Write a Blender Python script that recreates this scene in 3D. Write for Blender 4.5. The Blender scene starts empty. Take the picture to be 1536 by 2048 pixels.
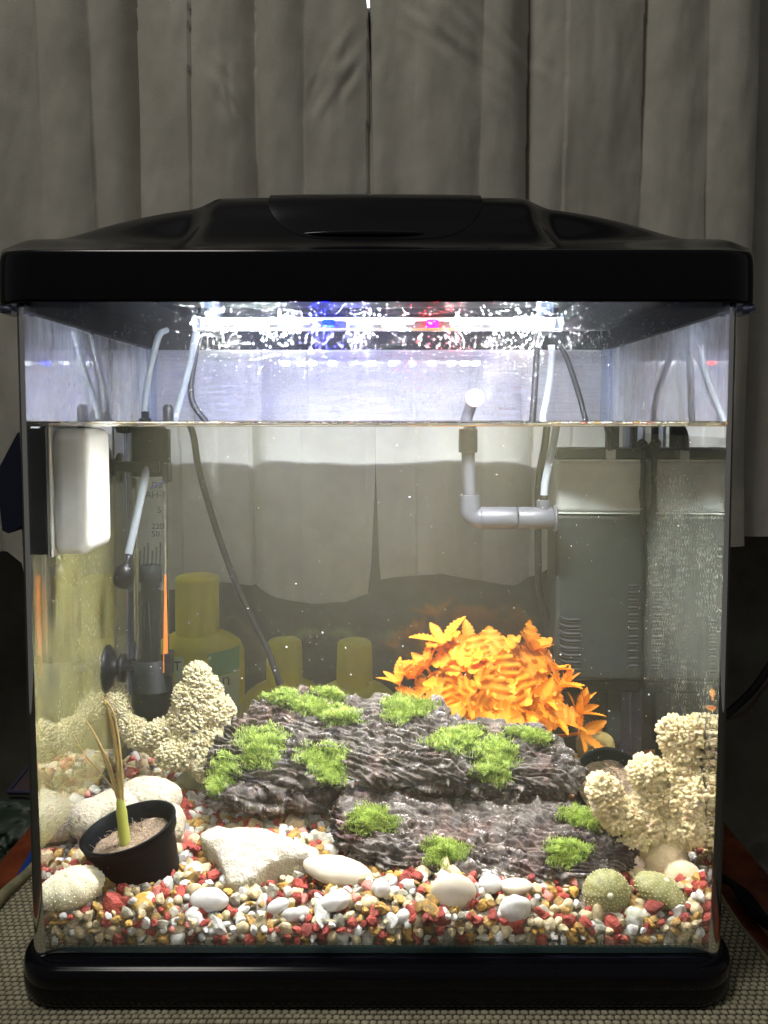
import bpy, math, random
import numpy as np
from mathutils import Vector, Matrix
from mathutils.bvhtree import BVHTree
random.seed(7); rng = np.random.default_rng(7)
S = 0.01                                   # everything below is written in centimetres
sc = bpy.context.scene
col = sc.collection
# ------------------------------------------------------------------ camera, world, lamps, exposure
F = 1493.0; PITCH = math.radians(3.2); EYE = np.array([.42, -42.4, 34.3]); OY = 921.47
cam = bpy.data.cameras.new('camera'); camo = bpy.data.objects.new('camera', cam); col.objects.link(camo)
camo.location = Vector(EYE) * S; camo.rotation_euler = (math.pi/2 - PITCH, 0, 0)
cam.sensor_fit = 'VERTICAL'; cam.sensor_height = 36; cam.lens = F/2048*36
cam.shift_y = -(1024-OY)/2048; cam.clip_start = .01; cam.clip_end = 50
sc.camera = camo
world = bpy.data.worlds.new('World'); sc.world = world; world.use_nodes = True
world.node_tree.nodes['Background'].inputs[0].default_value = (.98, .96, .90, 1)
world.node_tree.nodes['Background'].inputs[1].default_value = .10
sc.view_settings.view_transform = 'Standard'; sc.view_settings.look = 'None'
sc.view_settings.exposure = 0; sc.view_settings.gamma = 1
def area(name, loc, target, size, power, color):
    l = bpy.data.lights.new(name, 'AREA'); l.shape = 'DISK'; l.size = size; l.energy = power; l.color = color
    o = bpy.data.objects.new(name, l); col.objects.link(o); o.location = Vector(loc)*S
    d = (Vector(target)-Vector(loc)); o.rotation_euler = d.to_track_quat('-Z', 'Y').to_euler(); return o
area('overhead_fill', (-60, -35, 215), (0, 25, 40), .5, 11.5, (1, .965, .88))  # unseen fill, added overhead to reach the curtain and bottles behind the tank
sc.render.engine = 'CYCLES'
cy = sc.cycles
cy.use_denoising = True
try: cy.denoiser = 'OPENIMAGEDENOISE'
except Exception: pass
cy.max_bounces = 12; cy.transmission_bounces = 10; cy.transparent_max_bounces = 40; cy.glossy_bounces = 6; cy.diffuse_bounces = 3
cy.volume_bounces = 0; cy.sample_clamp_indirect = 30; cy.use_light_tree = True; cy.blur_glossy = .3
# ------------------------------------------------------------------ where a direction of view meets a depth (cm)
def vray(px, py):
    x = (px-768)/F; y = -(py-OY)/F
    d = np.array([x, math.cos(PITCH)+math.sin(PITCH)*y, -math.sin(PITCH)+math.cos(PITCH)*y]); return d/np.linalg.norm(d)
def A(px, py, Y):
    d = vray(px, py); return EYE + d*((Y-EYE[1])/d[1])
def W(px, py, Y):                           # inside the water, seen through the front glass
    d = vray(px, py); p = EYE + d*((.14-EYE[1])/d[1]); e = d/1.333; e[1] = math.sqrt(1-e[0]**2-e[2]**2)
    return p + e*((Y-.14)/e[1])
def B(px, py, Y):                           # behind the tank, seen through the water
    d = vray(px, py); return W(px, py, 24.6) + d*((Y-24.6)/d[1])
def bed(x, y): return 5.5 - 1.15*math.exp(-max(y-.5, 0)/1.3) + .07*y + .35*math.sin(x*.31+.5)*math.sin(y*.33+1)
def Wbed(px, py, up=0):                     # the point of the gravel seen there
    lo, hi = .45, 24.5
    for _ in range(30):
        m = (lo+hi)/2; p = W(px, py, m)
        if p[2] > bed(p[0], m)+up: lo = m
        else: hi = m
    return W(px, py, lo)
WATER = 33.87
# ------------------------------------------------------------------ noise
def _h(i, j, k, s):
    n = (i*374761393 + j*668265263 + k*2147483647 + s*974711) & 0xffffffff
    n = ((n ^ (n >> 13))*1274126177) & 0xffffffff
    return ((n ^ (n >> 16)) & 0xffff)/65535.0
def vn(x, y, z=0, s=0):
    x, y, z = np.broadcast_arrays(np.asarray(x, float), np.asarray(y, float), np.asarray(z, float))
    i = np.floor(x).astype(np.int64); j = np.floor(y).astype(np.int64); k = np.floor(z).astype(np.int64)
    u = x-i; v = y-j; w = z-k; u = u*u*(3-2*u); v = v*v*(3-2*v); w = w*w*(3-2*w); r = 0
    for a in (0, 1):
        for b in (0, 1):
            for c in (0, 1):
                r = r + _h(i+a, j+b, k+c, s)*(u if a else 1-u)*(v if b else 1-v)*(w if c else 1-w)
    return r*2-1
def fbm(x, y, z=0, o=4, s=0):
    r = 0; a = 1; t = 0
    for q in range(o):
        r = r + a*vn(np.asarray(x)*2**q, np.asarray(y)*2**q, np.asarray(z)*2**q, s+q); t += a; a *= .5
    return r/t
def ss(x): x = np.clip(x, 0, 1); return x*x*(3-2*x)
# ------------------------------------------------------------------ mesh builder
class MB:
    def __init__(s): s.v = []; s.f = []; s.m = []; s.sm = []; s.n = 0; s.t = []
    def add(s, v, f, mi=0, smooth=True, tint=None):
        v = np.asarray(v, float).reshape(-1, 3); s.v.append(v)
        s.f += [tuple(int(i)+s.n for i in q) for q in f]; s.m += [mi]*len(f); s.sm += [smooth]*len(f)
        s.t.append(np.zeros(len(v)) if tint is None else np.broadcast_to(np.asarray(tint, float).ravel(), (len(v),))); s.n += len(v); return s
    def grid(s, P, mi=0, cu=False, cv=False, tint=None, smooth=True):    # P: (nu,nv,3)
        nu, nv = P.shape[:2]; idx = np.arange(nu*nv).reshape(nu, nv)
        a = idx if not cu else np.vstack([idx, idx[:1]])
        a = a if not cv else np.hstack([a, a[:, :1]])
        q = np.stack([a[:-1, :-1], a[1:, :-1], a[1:, 1:], a[:-1, 1:]], -1).reshape(-1, 4)
        return s.add(P, q.tolist(), mi, smooth, tint)
    def build(s, name, mats, parent=None, loc=None):
        V = np.vstack(s.v)
        if loc is None: loc = np.zeros(3) if parent is not None else np.array([(V[:, 0].min()+V[:, 0].max())/2, (V[:, 1].min()+V[:, 1].max())/2, V[:, 2].min()])
        loc = np.asarray(loc, float); off = loc.copy()
        q = parent
        while q is not None: off = off + np.array(q.location)/S; q = q.parent
        me = bpy.data.meshes.new(name); me.from_pydata(((V-off)*S).tolist(), [], s.f)
        for m in (mats if isinstance(mats, (list, tuple)) else [mats]): me.materials.append(m)
        me.polygons.foreach_set('material_index', s.m); me.polygons.foreach_set('use_smooth', s.sm)
        T = np.concatenate(s.t)
        if T.any():
            at = me.attributes.new('tint', 'FLOAT', 'POINT'); at.data.foreach_set('value', T)
        me.update()
        o = bpy.data.objects.new(name, me); col.objects.link(o); o.location = Vector(loc)*S
        if parent is not None: o.parent = parent
        return o
def tag(o, label=None, cat=None, group=None, kind=None):
    if label: o['label'] = label
    if cat: o['category'] = cat
    if group: o['group'] = group
    if kind: o['kind'] = kind
    return o
def thing(name, label, cat, loc, group=None):
    o = bpy.data.objects.new(name, None); col.objects.link(o); o.location = Vector([float(c) for c in loc])*S; o.empty_display_size = .01
    return tag(o, label, cat, group)
def rr(hx, hy, R, n=8):                    # rounded rectangle, R per corner (front-left, front-right, back-right, back-left)
    R = [R]*4 if not isinstance(R, (list, tuple)) else R
    out = []
    for k, (sx, sy, a0) in enumerate(((-1, -1, 180), (1, -1, 270), (1, 1, 0), (-1, 1, 90))):
        r = max(R[k], .02); cx, cy_ = sx*(hx-r), sy*(hy-r)
        pts = [(cx+r*math.cos(math.radians(a0+90*i/n)), cy_+r*math.sin(math.radians(a0+90*i/n))) for i in range(n+1)]
        a, b = pts[0], pts[-1]; e = min(.08, r)
        t0 = math.radians(a0-90); t1 = math.radians(a0+180)
        out.append((a[0]+e*math.cos(t0), a[1]+e*math.sin(t0))); out += pts; out.append((b[0]+e*math.cos(t1), b[1]+e*math.sin(t1)))
    return np.array(out)
def loft(mb, cx, cy_, hx, hy, R, prof, mi=0, n=8, cap0=True, cap1=True, M=None, smooth=True, capmi=None):
    rings = []
    for ins, z in prof:
        RR = [max(r-ins, .02) for r in (R if isinstance(R, (list, tuple)) else [R]*4)]
        p = rr(hx-ins, hy-ins, RR, n); rings.append(np.column_stack([p[:, 0]+cx, p[:, 1]+cy_, np.full(len(p), z)]))
    P = np.array(rings)
    if M is not None: P = (P.reshape(-1, 3) @ np.array(M)[:3, :3].T + np.array(M)[:3, 3]).reshape(P.shape)
    mb.grid(P[:, ::-1], mi, cv=True, smooth=smooth)
    c = capmi if capmi is not None else mi; k = P.shape[1]
    if cap0: mb.add(P[0], [tuple(range(k))[::-1]], c, False)
    if cap1: mb.add(P[-1], [tuple(range(k))], c, False)
    return mb
def rbox(mb, c, h, r=.15, mi=0, M=None):    # box with rounded corners and edges; c centre, h half sizes
    hz = h[2]; r = min(r, *h)*.98
    prof = [(r*(1-math.sin(a)), -hz+r*(1-math.cos(a))) for a in np.linspace(0, math.pi/2, 4)]
    if hz-r > .08: prof += [(0, -hz+r+.04), (0, hz-r-.04)]
    prof += [(r*(1-math.cos(a)), hz-r+r*math.sin(a)) for a in np.linspace(0, math.pi/2, 4)]
    T = Matrix.Translation(Vector([float(q) for q in c])); T = T if M is None else T @ M
    return loft(mb, 0, 0, h[0], h[1], r, prof, mi, 4, M=T)
def tube(mb, pts, rad, sides=10, mi=0, caps=True, tint=None):
    P = np.array(pts, float); n = len(P); rad = np.broadcast_to(np.asarray(rad, float), (n,))
    T = np.gradient(P, axis=0); T /= np.linalg.norm(T, axis=1)[:, None]+1e-9
    up = np.array([0, 0, 1.]) if abs(T[0][2]) < .9 else np.array([1., 0, 0])
    rings = []
    u = np.cross(up, T[0]); u /= np.linalg.norm(u)
    for i in range(n):
        u = u-T[i]*u.dot(T[i]); u /= np.linalg.norm(u); w = np.cross(T[i], u)
        a = np.linspace(0, 2*math.pi, sides, endpoint=False)
        rings.append(P[i]+rad[i]*(np.cos(a)[:, None]*u+np.sin(a)[:, None]*w))
    R = np.array(rings); mb.grid(R, mi, cv=True, tint=tint)
    if caps: mb.add(R[0], [tuple(range(sides))[::-1]], mi, False); mb.add(R[-1], [tuple(range(sides))], mi, False)
    return mb
def spline(pts, n=10):
    P = np.array(pts, float); out = []
    Q = np.vstack([2*P[0]-P[1], P, 2*P[-1]-P[-2]])
    for i in range(1, len(Q)-2):
        for t in np.linspace(0, 1, n, endpoint=False):
            a, b, c, d = Q[i-1:i+3]
            out.append(.5*((2*b)+(c-a)*t+(2*a-5*b+4*c-d)*t*t+(3*b-a-3*c+d)*t**3))
    out.append(P[-1]); return np.array(out)
def lathe(mb, prof, M, n=28, mi=0):         # prof (r,z); M 4x4 placing the axis
    a = np.linspace(0, 2*math.pi, n, endpoint=False); P = []
    for r, z in prof: P.append(np.column_stack([r*np.cos(a), r*np.sin(a), np.full(n, z)]))
    P = np.array(P); P = (P.reshape(-1, 3) @ np.array(M)[:3, :3].T+np.array(M)[:3, 3]).reshape(P.shape)
    return mb.grid(P, mi, cv=True)
def TR(p, axis=None, eul=None):
    T = Matrix.Translation(Vector([float(c) for c in p]))
    if axis is not None: T = T @ Vector([float(c) for c in axis]).to_track_quat('Z', 'Y').to_matrix().to_4x4()
    if eul is not None:
        from mathutils import Euler
        T = T @ Euler(eul).to_matrix().to_4x4()
    return T
import bmesh
def ico(k):
    bm = bmesh.new(); bmesh.ops.create_icosphere(bm, subdivisions=k, radius=1)
    v = np.array([q.co[:] for q in bm.verts]); f = [tuple(q.index for q in p.verts) for p in bm.faces]; bm.free(); return v, f
ICO = {k: ico(k) for k in (1, 2, 3, 4, 5)}
def prism(mb, poly, d0, d1, mi=0):          # polygon of world points pushed from one offset to another
    P = np.array(poly, float); n = len(P); a = P+np.array(d0); b = P+np.array(d1)
    mb.add(np.vstack([a, b]), [(i, (i+1) % n, n+(i+1) % n, n+i) for i in range(n)], mi, False)
    mb.add(a, [tuple(range(n))[::-1]], mi, False); mb.add(b, [tuple(range(n))], mi, False); return mb
# ------------------------------------------------------------------ materials
MT = {}
def mat(name, c, rough=.5, c2=None, ns=150, thr=(.35, .65), bump=0, bs=400, metal=0, spec=.5, trans=0, sss=0, tint=None, coat=0, rnd=0, voro=0, bd=.001):
    m = bpy.data.materials.new(name); m.use_nodes = True; nt = m.node_tree; N = nt.nodes; L = nt.links
    b = N['Principled BSDF']; b.inputs['Roughness'].default_value = rough; b.inputs['Metallic'].default_value = metal
    b.inputs['Specular IOR Level'].default_value = spec; b.inputs['Coat Weight'].default_value = coat
    tc = N.new('ShaderNodeTexCoord'); cs = N.new('ShaderNodeRGB'); cs.outputs[0].default_value = (*c, 1); out = cs.outputs[0]
    if c2 is not None:
        n = N.new('ShaderNodeTexNoise'); n.inputs['Scale'].default_value = ns; n.inputs['Detail'].default_value = 6; n.inputs['Roughness'].default_value = .65
        L.new(tc.outputs['Object'], n.inputs['Vector'])
        r = N.new('ShaderNodeMapRange'); r.inputs[1].default_value = thr[0]; r.inputs[2].default_value = thr[1]; L.new(n.outputs[0], r.inputs[0])
        x = N.new('ShaderNodeMix'); x.data_type = 'RGBA'; L.new(r.outputs[0], x.inputs[0]); L.new(out, x.inputs[6]); x.inputs[7].default_value = (*c2, 1); out = x.outputs[2]
    if tint is not None:
        a = N.new('ShaderNodeAttribute'); a.attribute_name = 'tint'
        x = N.new('ShaderNodeMix'); x.data_type = 'RGBA'; L.new(a.outputs['Fac'], x.inputs[0]); L.new(out, x.inputs[6]); x.inputs[7].default_value = (*tint, 1); out = x.outputs[2]
    if rnd:
        oi = N.new('ShaderNodeObjectInfo'); h = N.new('ShaderNodeHueSaturation'); r = N.new('ShaderNodeMapRange')
        L.new(oi.outputs['Random'], r.inputs[0]); r.inputs[3].default_value = 1-rnd; r.inputs[4].default_value = 1+rnd; L.new(r.outputs[0], h.inputs['Value']); L.new(out, h.inputs['Color']); out = h.outputs[0]
    L.new(out, b.inputs['Base Color'])
    if bump:
        if voro:
            n = N.new('ShaderNodeTexVoronoi'); n.inputs['Scale'].default_value = bs; hs = n.outputs['Distance']
        else:
            n = N.new('ShaderNodeTexNoise'); n.inputs['Scale'].default_value = bs; n.inputs['Detail'].default_value = 5; hs = n.outputs[0]
        L.new(tc.outputs['Object'], n.inputs['Vector'])
        bp = N.new('ShaderNodeBump'); bp.inputs['Strength'].default_value = bump; bp.inputs['Distance'].default_value = bd; L.new(hs, bp.inputs['Height']); L.new(bp.outputs[0], b.inputs['Normal'])
    if trans:
        tr = N.new('ShaderNodeBsdfTranslucent'); L.new(out, tr.inputs[0]); mx = N.new('ShaderNodeMixShader'); mx.inputs[0].default_value = trans
        L.new(b.outputs[0], mx.inputs[1]); L.new(tr.outputs[0], mx.inputs[2]); L.new(mx.outputs[0], N['Material Output'].inputs[0])
    if sss:
        b.inputs['Subsurface Weight'].default_value = sss; b.inputs['Subsurface Radius'].default_value = (.004, .003, .002); b.inputs['Subsurface Scale'].default_value = 1
    MT[name] = m; return m
def clear(name, tintc=(1, 1, 1), ior=1.5, fog=0, fogc=(.8, .82, .9), fscale=60, above=False, stretch=1, rough=0, streak=0):
    """thin clear sheet: see-through with Fresnel reflection and an optional film of fog or scale"""
    m = bpy.data.materials.new(name); m.use_nodes = True; nt = m.node_tree; N = nt.nodes; L = nt.links; N.remove(N['Principled BSDF'])
    t = N.new('ShaderNodeBsdfTransparent'); t.inputs[0].default_value = (*tintc, 1)
    g = N.new('ShaderNodeBsdfGlossy'); g.inputs['Roughness'].default_value = rough
    fr = N.new('ShaderNodeFresnel'); fr.inputs[0].default_value = ior
    mx = N.new('ShaderNodeMixShader'); L.new(fr.outputs[0], mx.inputs[0]); L.new(t.outputs[0], mx.inputs[1]); L.new(g.outputs[0], mx.inputs[2]); out = mx.outputs[0]
    if fog:
        sidef = name == 'front_glass'
        tc = N.new('ShaderNodeTexCoord'); mp = N.new('ShaderNodeMapping'); mp.inputs['Scale'].default_value = (1, 1, stretch); L.new(tc.outputs['Object'], mp.inputs[0])
        n = N.new('ShaderNodeTexNoise'); n.inputs['Scale'].default_value = fscale; n.inputs['Detail'].default_value = 8; n.inputs['Roughness'].default_value = .7; L.new(mp.outputs[0], n.inputs['Vector'])
        r = N.new('ShaderNodeMapRange'); r.inputs[1].default_value = .3; r.inputs[2].default_value = .75; r.inputs[3].default_value = fog*.35; r.inputs[4].default_value = fog*1.5; L.new(n.outputs[0], r.inputs[0]); fac = r.outputs[0]
        if streak:
            m2 = N.new('ShaderNodeMapping'); m2.inputs['Scale'].default_value = (.05, .05, 1); L.new(tc.outputs['Object'], m2.inputs[0])
            n2 = N.new('ShaderNodeTexNoise'); n2.inputs['Scale'].default_value = 900; n2.inputs['Detail'].default_value = 3; L.new(m2.outputs[0], n2.inputs['Vector'])
            r2 = N.new('ShaderNodeMapRange'); r2.inputs[1].default_value = .4; r2.inputs[2].default_value = .65; r2.inputs[3].default_value = .5; r2.inputs[4].default_value = 1.5; L.new(n2.outputs[0], r2.inputs[0])
            mu = N.new('ShaderNodeMath'); mu.operation = 'MULTIPLY'; L.new(fac, mu.inputs[0]); L.new(r2.outputs[0], mu.inputs[1]); fac = mu.outputs[0]
        if above:
            ge = N.new('ShaderNodeNewGeometry'); sp = N.new('ShaderNodeSeparateXYZ'); L.new(ge.outputs['Position'], sp.inputs[0])
            st = N.new('ShaderNodeMapRange'); st.inputs[1].default_value = (WATER-.2)*S; st.inputs[2].default_value = (WATER+.2)*S; st.inputs[3].default_value = .06; st.inputs[4].default_value = 1; L.new(sp.outputs[2], st.inputs[0])
            mu = N.new('ShaderNodeMath'); mu.operation = 'MULTIPLY'; L.new(fac, mu.inputs[0]); L.new(st.outputs[0], mu.inputs[1]); fac = mu.outputs[0]
        if sidef:                                # the side panes are fogged far more than the front
            ab = N.new('ShaderNodeMath'); ab.operation = 'ABSOLUTE'; L.new(sp.outputs[0], ab.inputs[0]); s2 = N.new('ShaderNodeMapRange'); s2.inputs[1].default_value = 20.4*S; s2.inputs[2].default_value = 20.5*S; s2.inputs[3].default_value = 1; s2.inputs[4].default_value = 48; L.new(ab.outputs[0], s2.inputs[0])
            mu = N.new('ShaderNodeMath'); mu.operation = 'MULTIPLY'; L.new(fac, mu.inputs[0]); L.new(s2.outputs[0], mu.inputs[1]); fac = mu.outputs[0]
        if name == 'film_right':                 # the film thins out towards the gravel
            ge = N.new('ShaderNodeNewGeometry'); sp = N.new('ShaderNodeSeparateXYZ'); L.new(ge.outputs['Position'], sp.inputs[0])
            s2 = N.new('ShaderNodeMapRange'); s2.inputs[1].default_value = 12*S; s2.inputs[2].default_value = 20*S; L.new(sp.outputs[2], s2.inputs[0])
            mu = N.new('ShaderNodeMath'); mu.operation = 'MULTIPLY'; L.new(fac, mu.inputs[0]); L.new(s2.outputs[0], mu.inputs[1]); fac = mu.outputs[0]
        d = N.new('ShaderNodeBsdfDiffuse'); d.inputs[0].default_value = (*fogc, 1); q = N.new('ShaderNodeBsdfTranslucent'); q.inputs[0].default_value = (*fogc, 1)
        dq = N.new('ShaderNodeMixShader'); dq.inputs[0].default_value = .5; L.new(d.outputs[0], dq.inputs[1]); L.new(q.outputs[0], dq.inputs[2])
        m3 = N.new('ShaderNodeMixShader'); L.new(fac, m3.inputs[0]); L.new(out, m3.inputs[1]); L.new(dq.outputs[0], m3.inputs[2]); out = m3.outputs[0]
    L.new(out, N['Material Output'].inputs[0]); MT[name] = m; return m
def emit(name, c, s):
    m = bpy.data.materials.new(name); m.use_nodes = True; N = m.node_tree.nodes; N.remove(N['Principled BSDF'])
    e = N.new('ShaderNodeEmission'); e.inputs[0].default_value = (*c, 1); e.inputs[1].default_value = s; m.node_tree.links.new(e.outputs[0], N['Material Output'].inputs[0]); return m
black = mat('black_plastic', (.003, .003, .006), .16, spec=.25, c2=(.022, .022, .024), ns=500, thr=(.66, .74), bump=.05, bs=60)
blackin = mat('black_plastic_inner', (.0015, .0015, .002), .5, spec=.06, bump=.5, bs=500, bd=.0006)
matteblack = mat('matte_black', (.003, .004, .005), .5, spec=.1, c2=(.009, .011, .010), ns=120)
rubber = mat('rubber', (.005, .005, .006), .4, spec=.3)
potblack = mat('pot_plastic', (.003, .0055, .0065), .4, spec=.03, c2=(.006, .010, .012), ns=300, thr=(.55, .85))
whitep = mat('white_plastic', (.72, .72, .7), .35, c2=(.6, .6, .55), ns=30)
greyp = mat('grey_pvc', (.065, .068, .082), .33, c2=(.05, .054, .064), ns=80)
lightgrey = mat('light_grey_plastic', (.34, .36, .35), .45, c2=(.29, .31, .30), ns=60)
darkgrey = mat('dark_grey_plastic', (.010, .0135, .014), .5, spec=.3, c2=(.018, .023, .020), ns=90)
slotm = mat('vent_shadow', (.006, .007, .007), .7)
navy = mat('navy_plastic', (.004, .01, .035), .6)
rim_grey = mat('clear_grey', (.3, .33, .36), .2)
silicone = mat('silicone_hose', (.38, .42, .47), .25, trans=.45)
clearpost = clear('clear_corner_post', (.82, .86, .95), 1.45, fog=.16, fogc=(.55, .6, .8), fscale=40)
linen = mat('linen', (.50, .48, .42), .95, c2=(.42, .40, .345), ns=22, bump=.6, bs=900, bd=.0008, spec=.1, trans=.0)
wallm = mat('wall_plaster', (.13, .13, .10), .8, c2=(.07, .06, .045), ns=9, bump=.4, bs=120)
wood = mat('varnished_wood', (.26, .065, .025), .25, c2=(.09, .02, .01), ns=25, coat=.4)
matcloth = mat('woven_mat', (.52, .48, .34), .9, c2=(.36, .34, .24), ns=60, tint=(.012, .012, .008), bump=.5, bs=1500, bd=.0004, spec=.1)
hemcloth = mat('mat_border', (.36, .34, .2), .9, c2=(.22, .21, .12), ns=80, bump=.5, bs=900)
barkm = mat('resin_bark', (.16, .143, .122), .92, spec=.08, c2=(.038, .032, .027), ns=90, thr=(.36, .60), tint=(.52, .475, .42), bump=.7, bs=500, bd=.0012)
def redwash():
    nt = barkm.node_tree; N = nt.nodes; L = nt.links
    at_ = N['Attribute']; lk = at_.outputs['Fac'].links[0]; to = lk.to_socket; n0 = N.new('ShaderNodeTexNoise'); n0.inputs['Scale'].default_value = 650; n0.inputs['Detail'].default_value = 3; L.new(N['Texture Coordinate'].outputs['Object'], n0.inputs['Vector'])
    m0 = N.new('ShaderNodeMapRange'); m0.inputs[1].default_value = .42; m0.inputs[2].default_value = .58; L.new(n0.outputs[0], m0.inputs[0]); u0 = N.new('ShaderNodeMath'); u0.operation = 'MULTIPLY'; L.new(at_.outputs['Fac'], u0.inputs[0]); L.new(m0.outputs[0], u0.inputs[1]); L.new(u0.outputs[0], to)
    b = N['Principled BSDF']; src = b.inputs['Base Color'].links[0].from_socket
    tc = N['Texture Coordinate']; n = N.new('ShaderNodeTexNoise'); n.inputs['Scale'].default_value = 35; n.inputs['Detail'].default_value = 4; L.new(tc.outputs['Object'], n.inputs['Vector'])
    r = N.new('ShaderNodeMapRange'); r.inputs[1].default_value = .52; r.inputs[2].default_value = .68; r.inputs[4].default_value = .3; L.new(n.outputs[0], r.inputs[0])
    x = N.new('ShaderNodeMix'); x.data_type = 'RGBA'; x.blend_type = 'MULTIPLY'; x.inputs[7].default_value = (1.4, .55, .5, 1); L.new(r.outputs[0], x.inputs[0]); L.new(src, x.inputs[6]); L.new(x.outputs[2], b.inputs['Base Color'])
redwash()
mossm = mat('moss', (.16, .29, .03), .6, c2=(.10, .18, .02), ns=120, tint=(.80, .92, .28), trans=.35)
mossbase = mat('moss_base', (.06, .12, .02), .9)
orange = mat('orange_leaf', (.80, .28, .014), .6, spec=.2, c2=(.62, .16, .008), ns=110, trans=.34, tint=(.84, .37, .03), rnd=.28)
orangestem = mat('orange_stem', (.75, .27, .02), .4, trans=.2)
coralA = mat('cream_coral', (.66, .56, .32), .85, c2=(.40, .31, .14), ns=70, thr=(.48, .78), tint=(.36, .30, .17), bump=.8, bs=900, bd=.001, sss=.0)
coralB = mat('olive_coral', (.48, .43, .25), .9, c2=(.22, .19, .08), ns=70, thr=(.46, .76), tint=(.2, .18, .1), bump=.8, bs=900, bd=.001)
poro = mat('porous_stone', (.50, .47, .38), .9, c2=(.38, .34, .25), ns=140, tint=(.24, .21, .10), bump=.9, bs=650, bd=.0014)
poro2 = mat('pale_lilac_stone', (.42, .38, .27), .9, c2=(.20, .16, .12), ns=260, thr=(.56, .66), bump=1, bs=420, bd=.002)
yellowb = mat('yellow_bottle', (.78, .66, .02), .45, c2=(.70, .58, .02), ns=20)
greenlab = mat('green_label', (.16, .42, .16), .6); whitelab = mat('pale_label', (.5, .6, .36), .6)
ink = mat('ink', (.004, .004, .006), .6); blueink = mat('blue_ink', (.01, .02, .12), .6)
orange_refl = mat('orange_strip', (.55, .17, .03), .35, trans=.2)
soil = mat('wool_soil', (.40, .30, .19), .95, c2=(.2, .14, .08), ns=250, bump=1, bs=700, bd=.003)
straw = mat('straw_leaf', (.50, .36, .10), .5, c2=(.35, .26, .12), ns=120, trans=.3, tint=(.42, .45, .08))
urch = mat('urchin_green', (.15, .15, .04), .6, c2=(.22, .21, .07), ns=60, tint=(.56, .54, .30), bump=.3, bs=900)
urch2 = mat('urchin_pale', (.50, .48, .28), .6, c2=(.60, .55, .36), ns=60, tint=(.80, .78, .58), bump=.3, bs=900)
ST = [mat('white_quartz', (.58, .57, .52), .4, c2=(.40, .40, .35), ns=150, sss=.0, rnd=.1),
      mat('cream_stone', (.46, .38, .21), .5, c2=(.33, .27, .15), ns=180, bump=.4, bs=600, rnd=.2),
      mat('red_stone', (.27, .036, .022), .8, c2=(.15, .022, .012), ns=200, bump=.8, bs=700, rnd=.3),
      mat('ochre_stone', (.34, .19, .03), .7, c2=(.13, .08, .02), ns=160, thr=(.4, .6), bump=.8, bs=500, rnd=.3),
      mat('grey_stone', (.30, .29, .22), .5, c2=(.18, .17, .12), ns=160, bump=.5, bs=600, rnd=.3),
      mat('rose_stone', (.40, .15, .11), .7, c2=(.30, .09, .06), ns=200, bump=.5, bs=700, rnd=.2)]
pebblem = mat('cream_pebble', (.50, .46, .35), .35, c2=(.42, .37, .26), ns=90, thr=(.45, .7))
pebblew = mat('chalk_white_pebble', (.54, .53, .49), .3)
glassm = clear('glass', (.975, .99, .985), 1.5)
glassback = clear('fogged_glass', (.96, .98, .98), 1.5, fog=.13, fogc=(.60, .60, .95), fscale=14, above=True, stretch=.6, streak=1)  # fog colour carries the lavender glow of the blue and red LEDs
glassfront = clear('front_glass', (.975, .99, .985), 1.5, fog=.009, fogc=(.8, .82, .9), fscale=60, above=True, stretch=.25)
tubeglass = clear('tube_glass', (.93, .95, .95), 1.35, fog=.03, fogc=(.6, .62, .6))
lamptube = clear('lamp_tube', (.95, .97, 1), 1.45, fog=.004, fogc=(.9, .92, 1), fscale=20)
bagm = clear('clear_plastic_bag', (.8, .8, .78), 1.45, fog=.3, fogc=(.3, .3, .28), fscale=30)
def dropmat():
    m = bpy.data.materials.new('water_drops'); m.use_nodes = True; N = m.node_tree.nodes; N.remove(N['Principled BSDF'])
    g = N.new('ShaderNodeBsdfGlass'); g.inputs['IOR'].default_value = 1.33; g.inputs['Roughness'].default_value = .10
    t = N.new('ShaderNodeBsdfTransparent'); x = N.new('ShaderNodeMixShader'); x.inputs[0].default_value = .17; L = m.node_tree.links; L.new(t.outputs[0], x.inputs[1]); L.new(g.outputs[0], x.inputs[2])
    L.new(x.outputs[0], N['Material Output'].inputs[0]); return m
dropm = dropmat()
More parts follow.
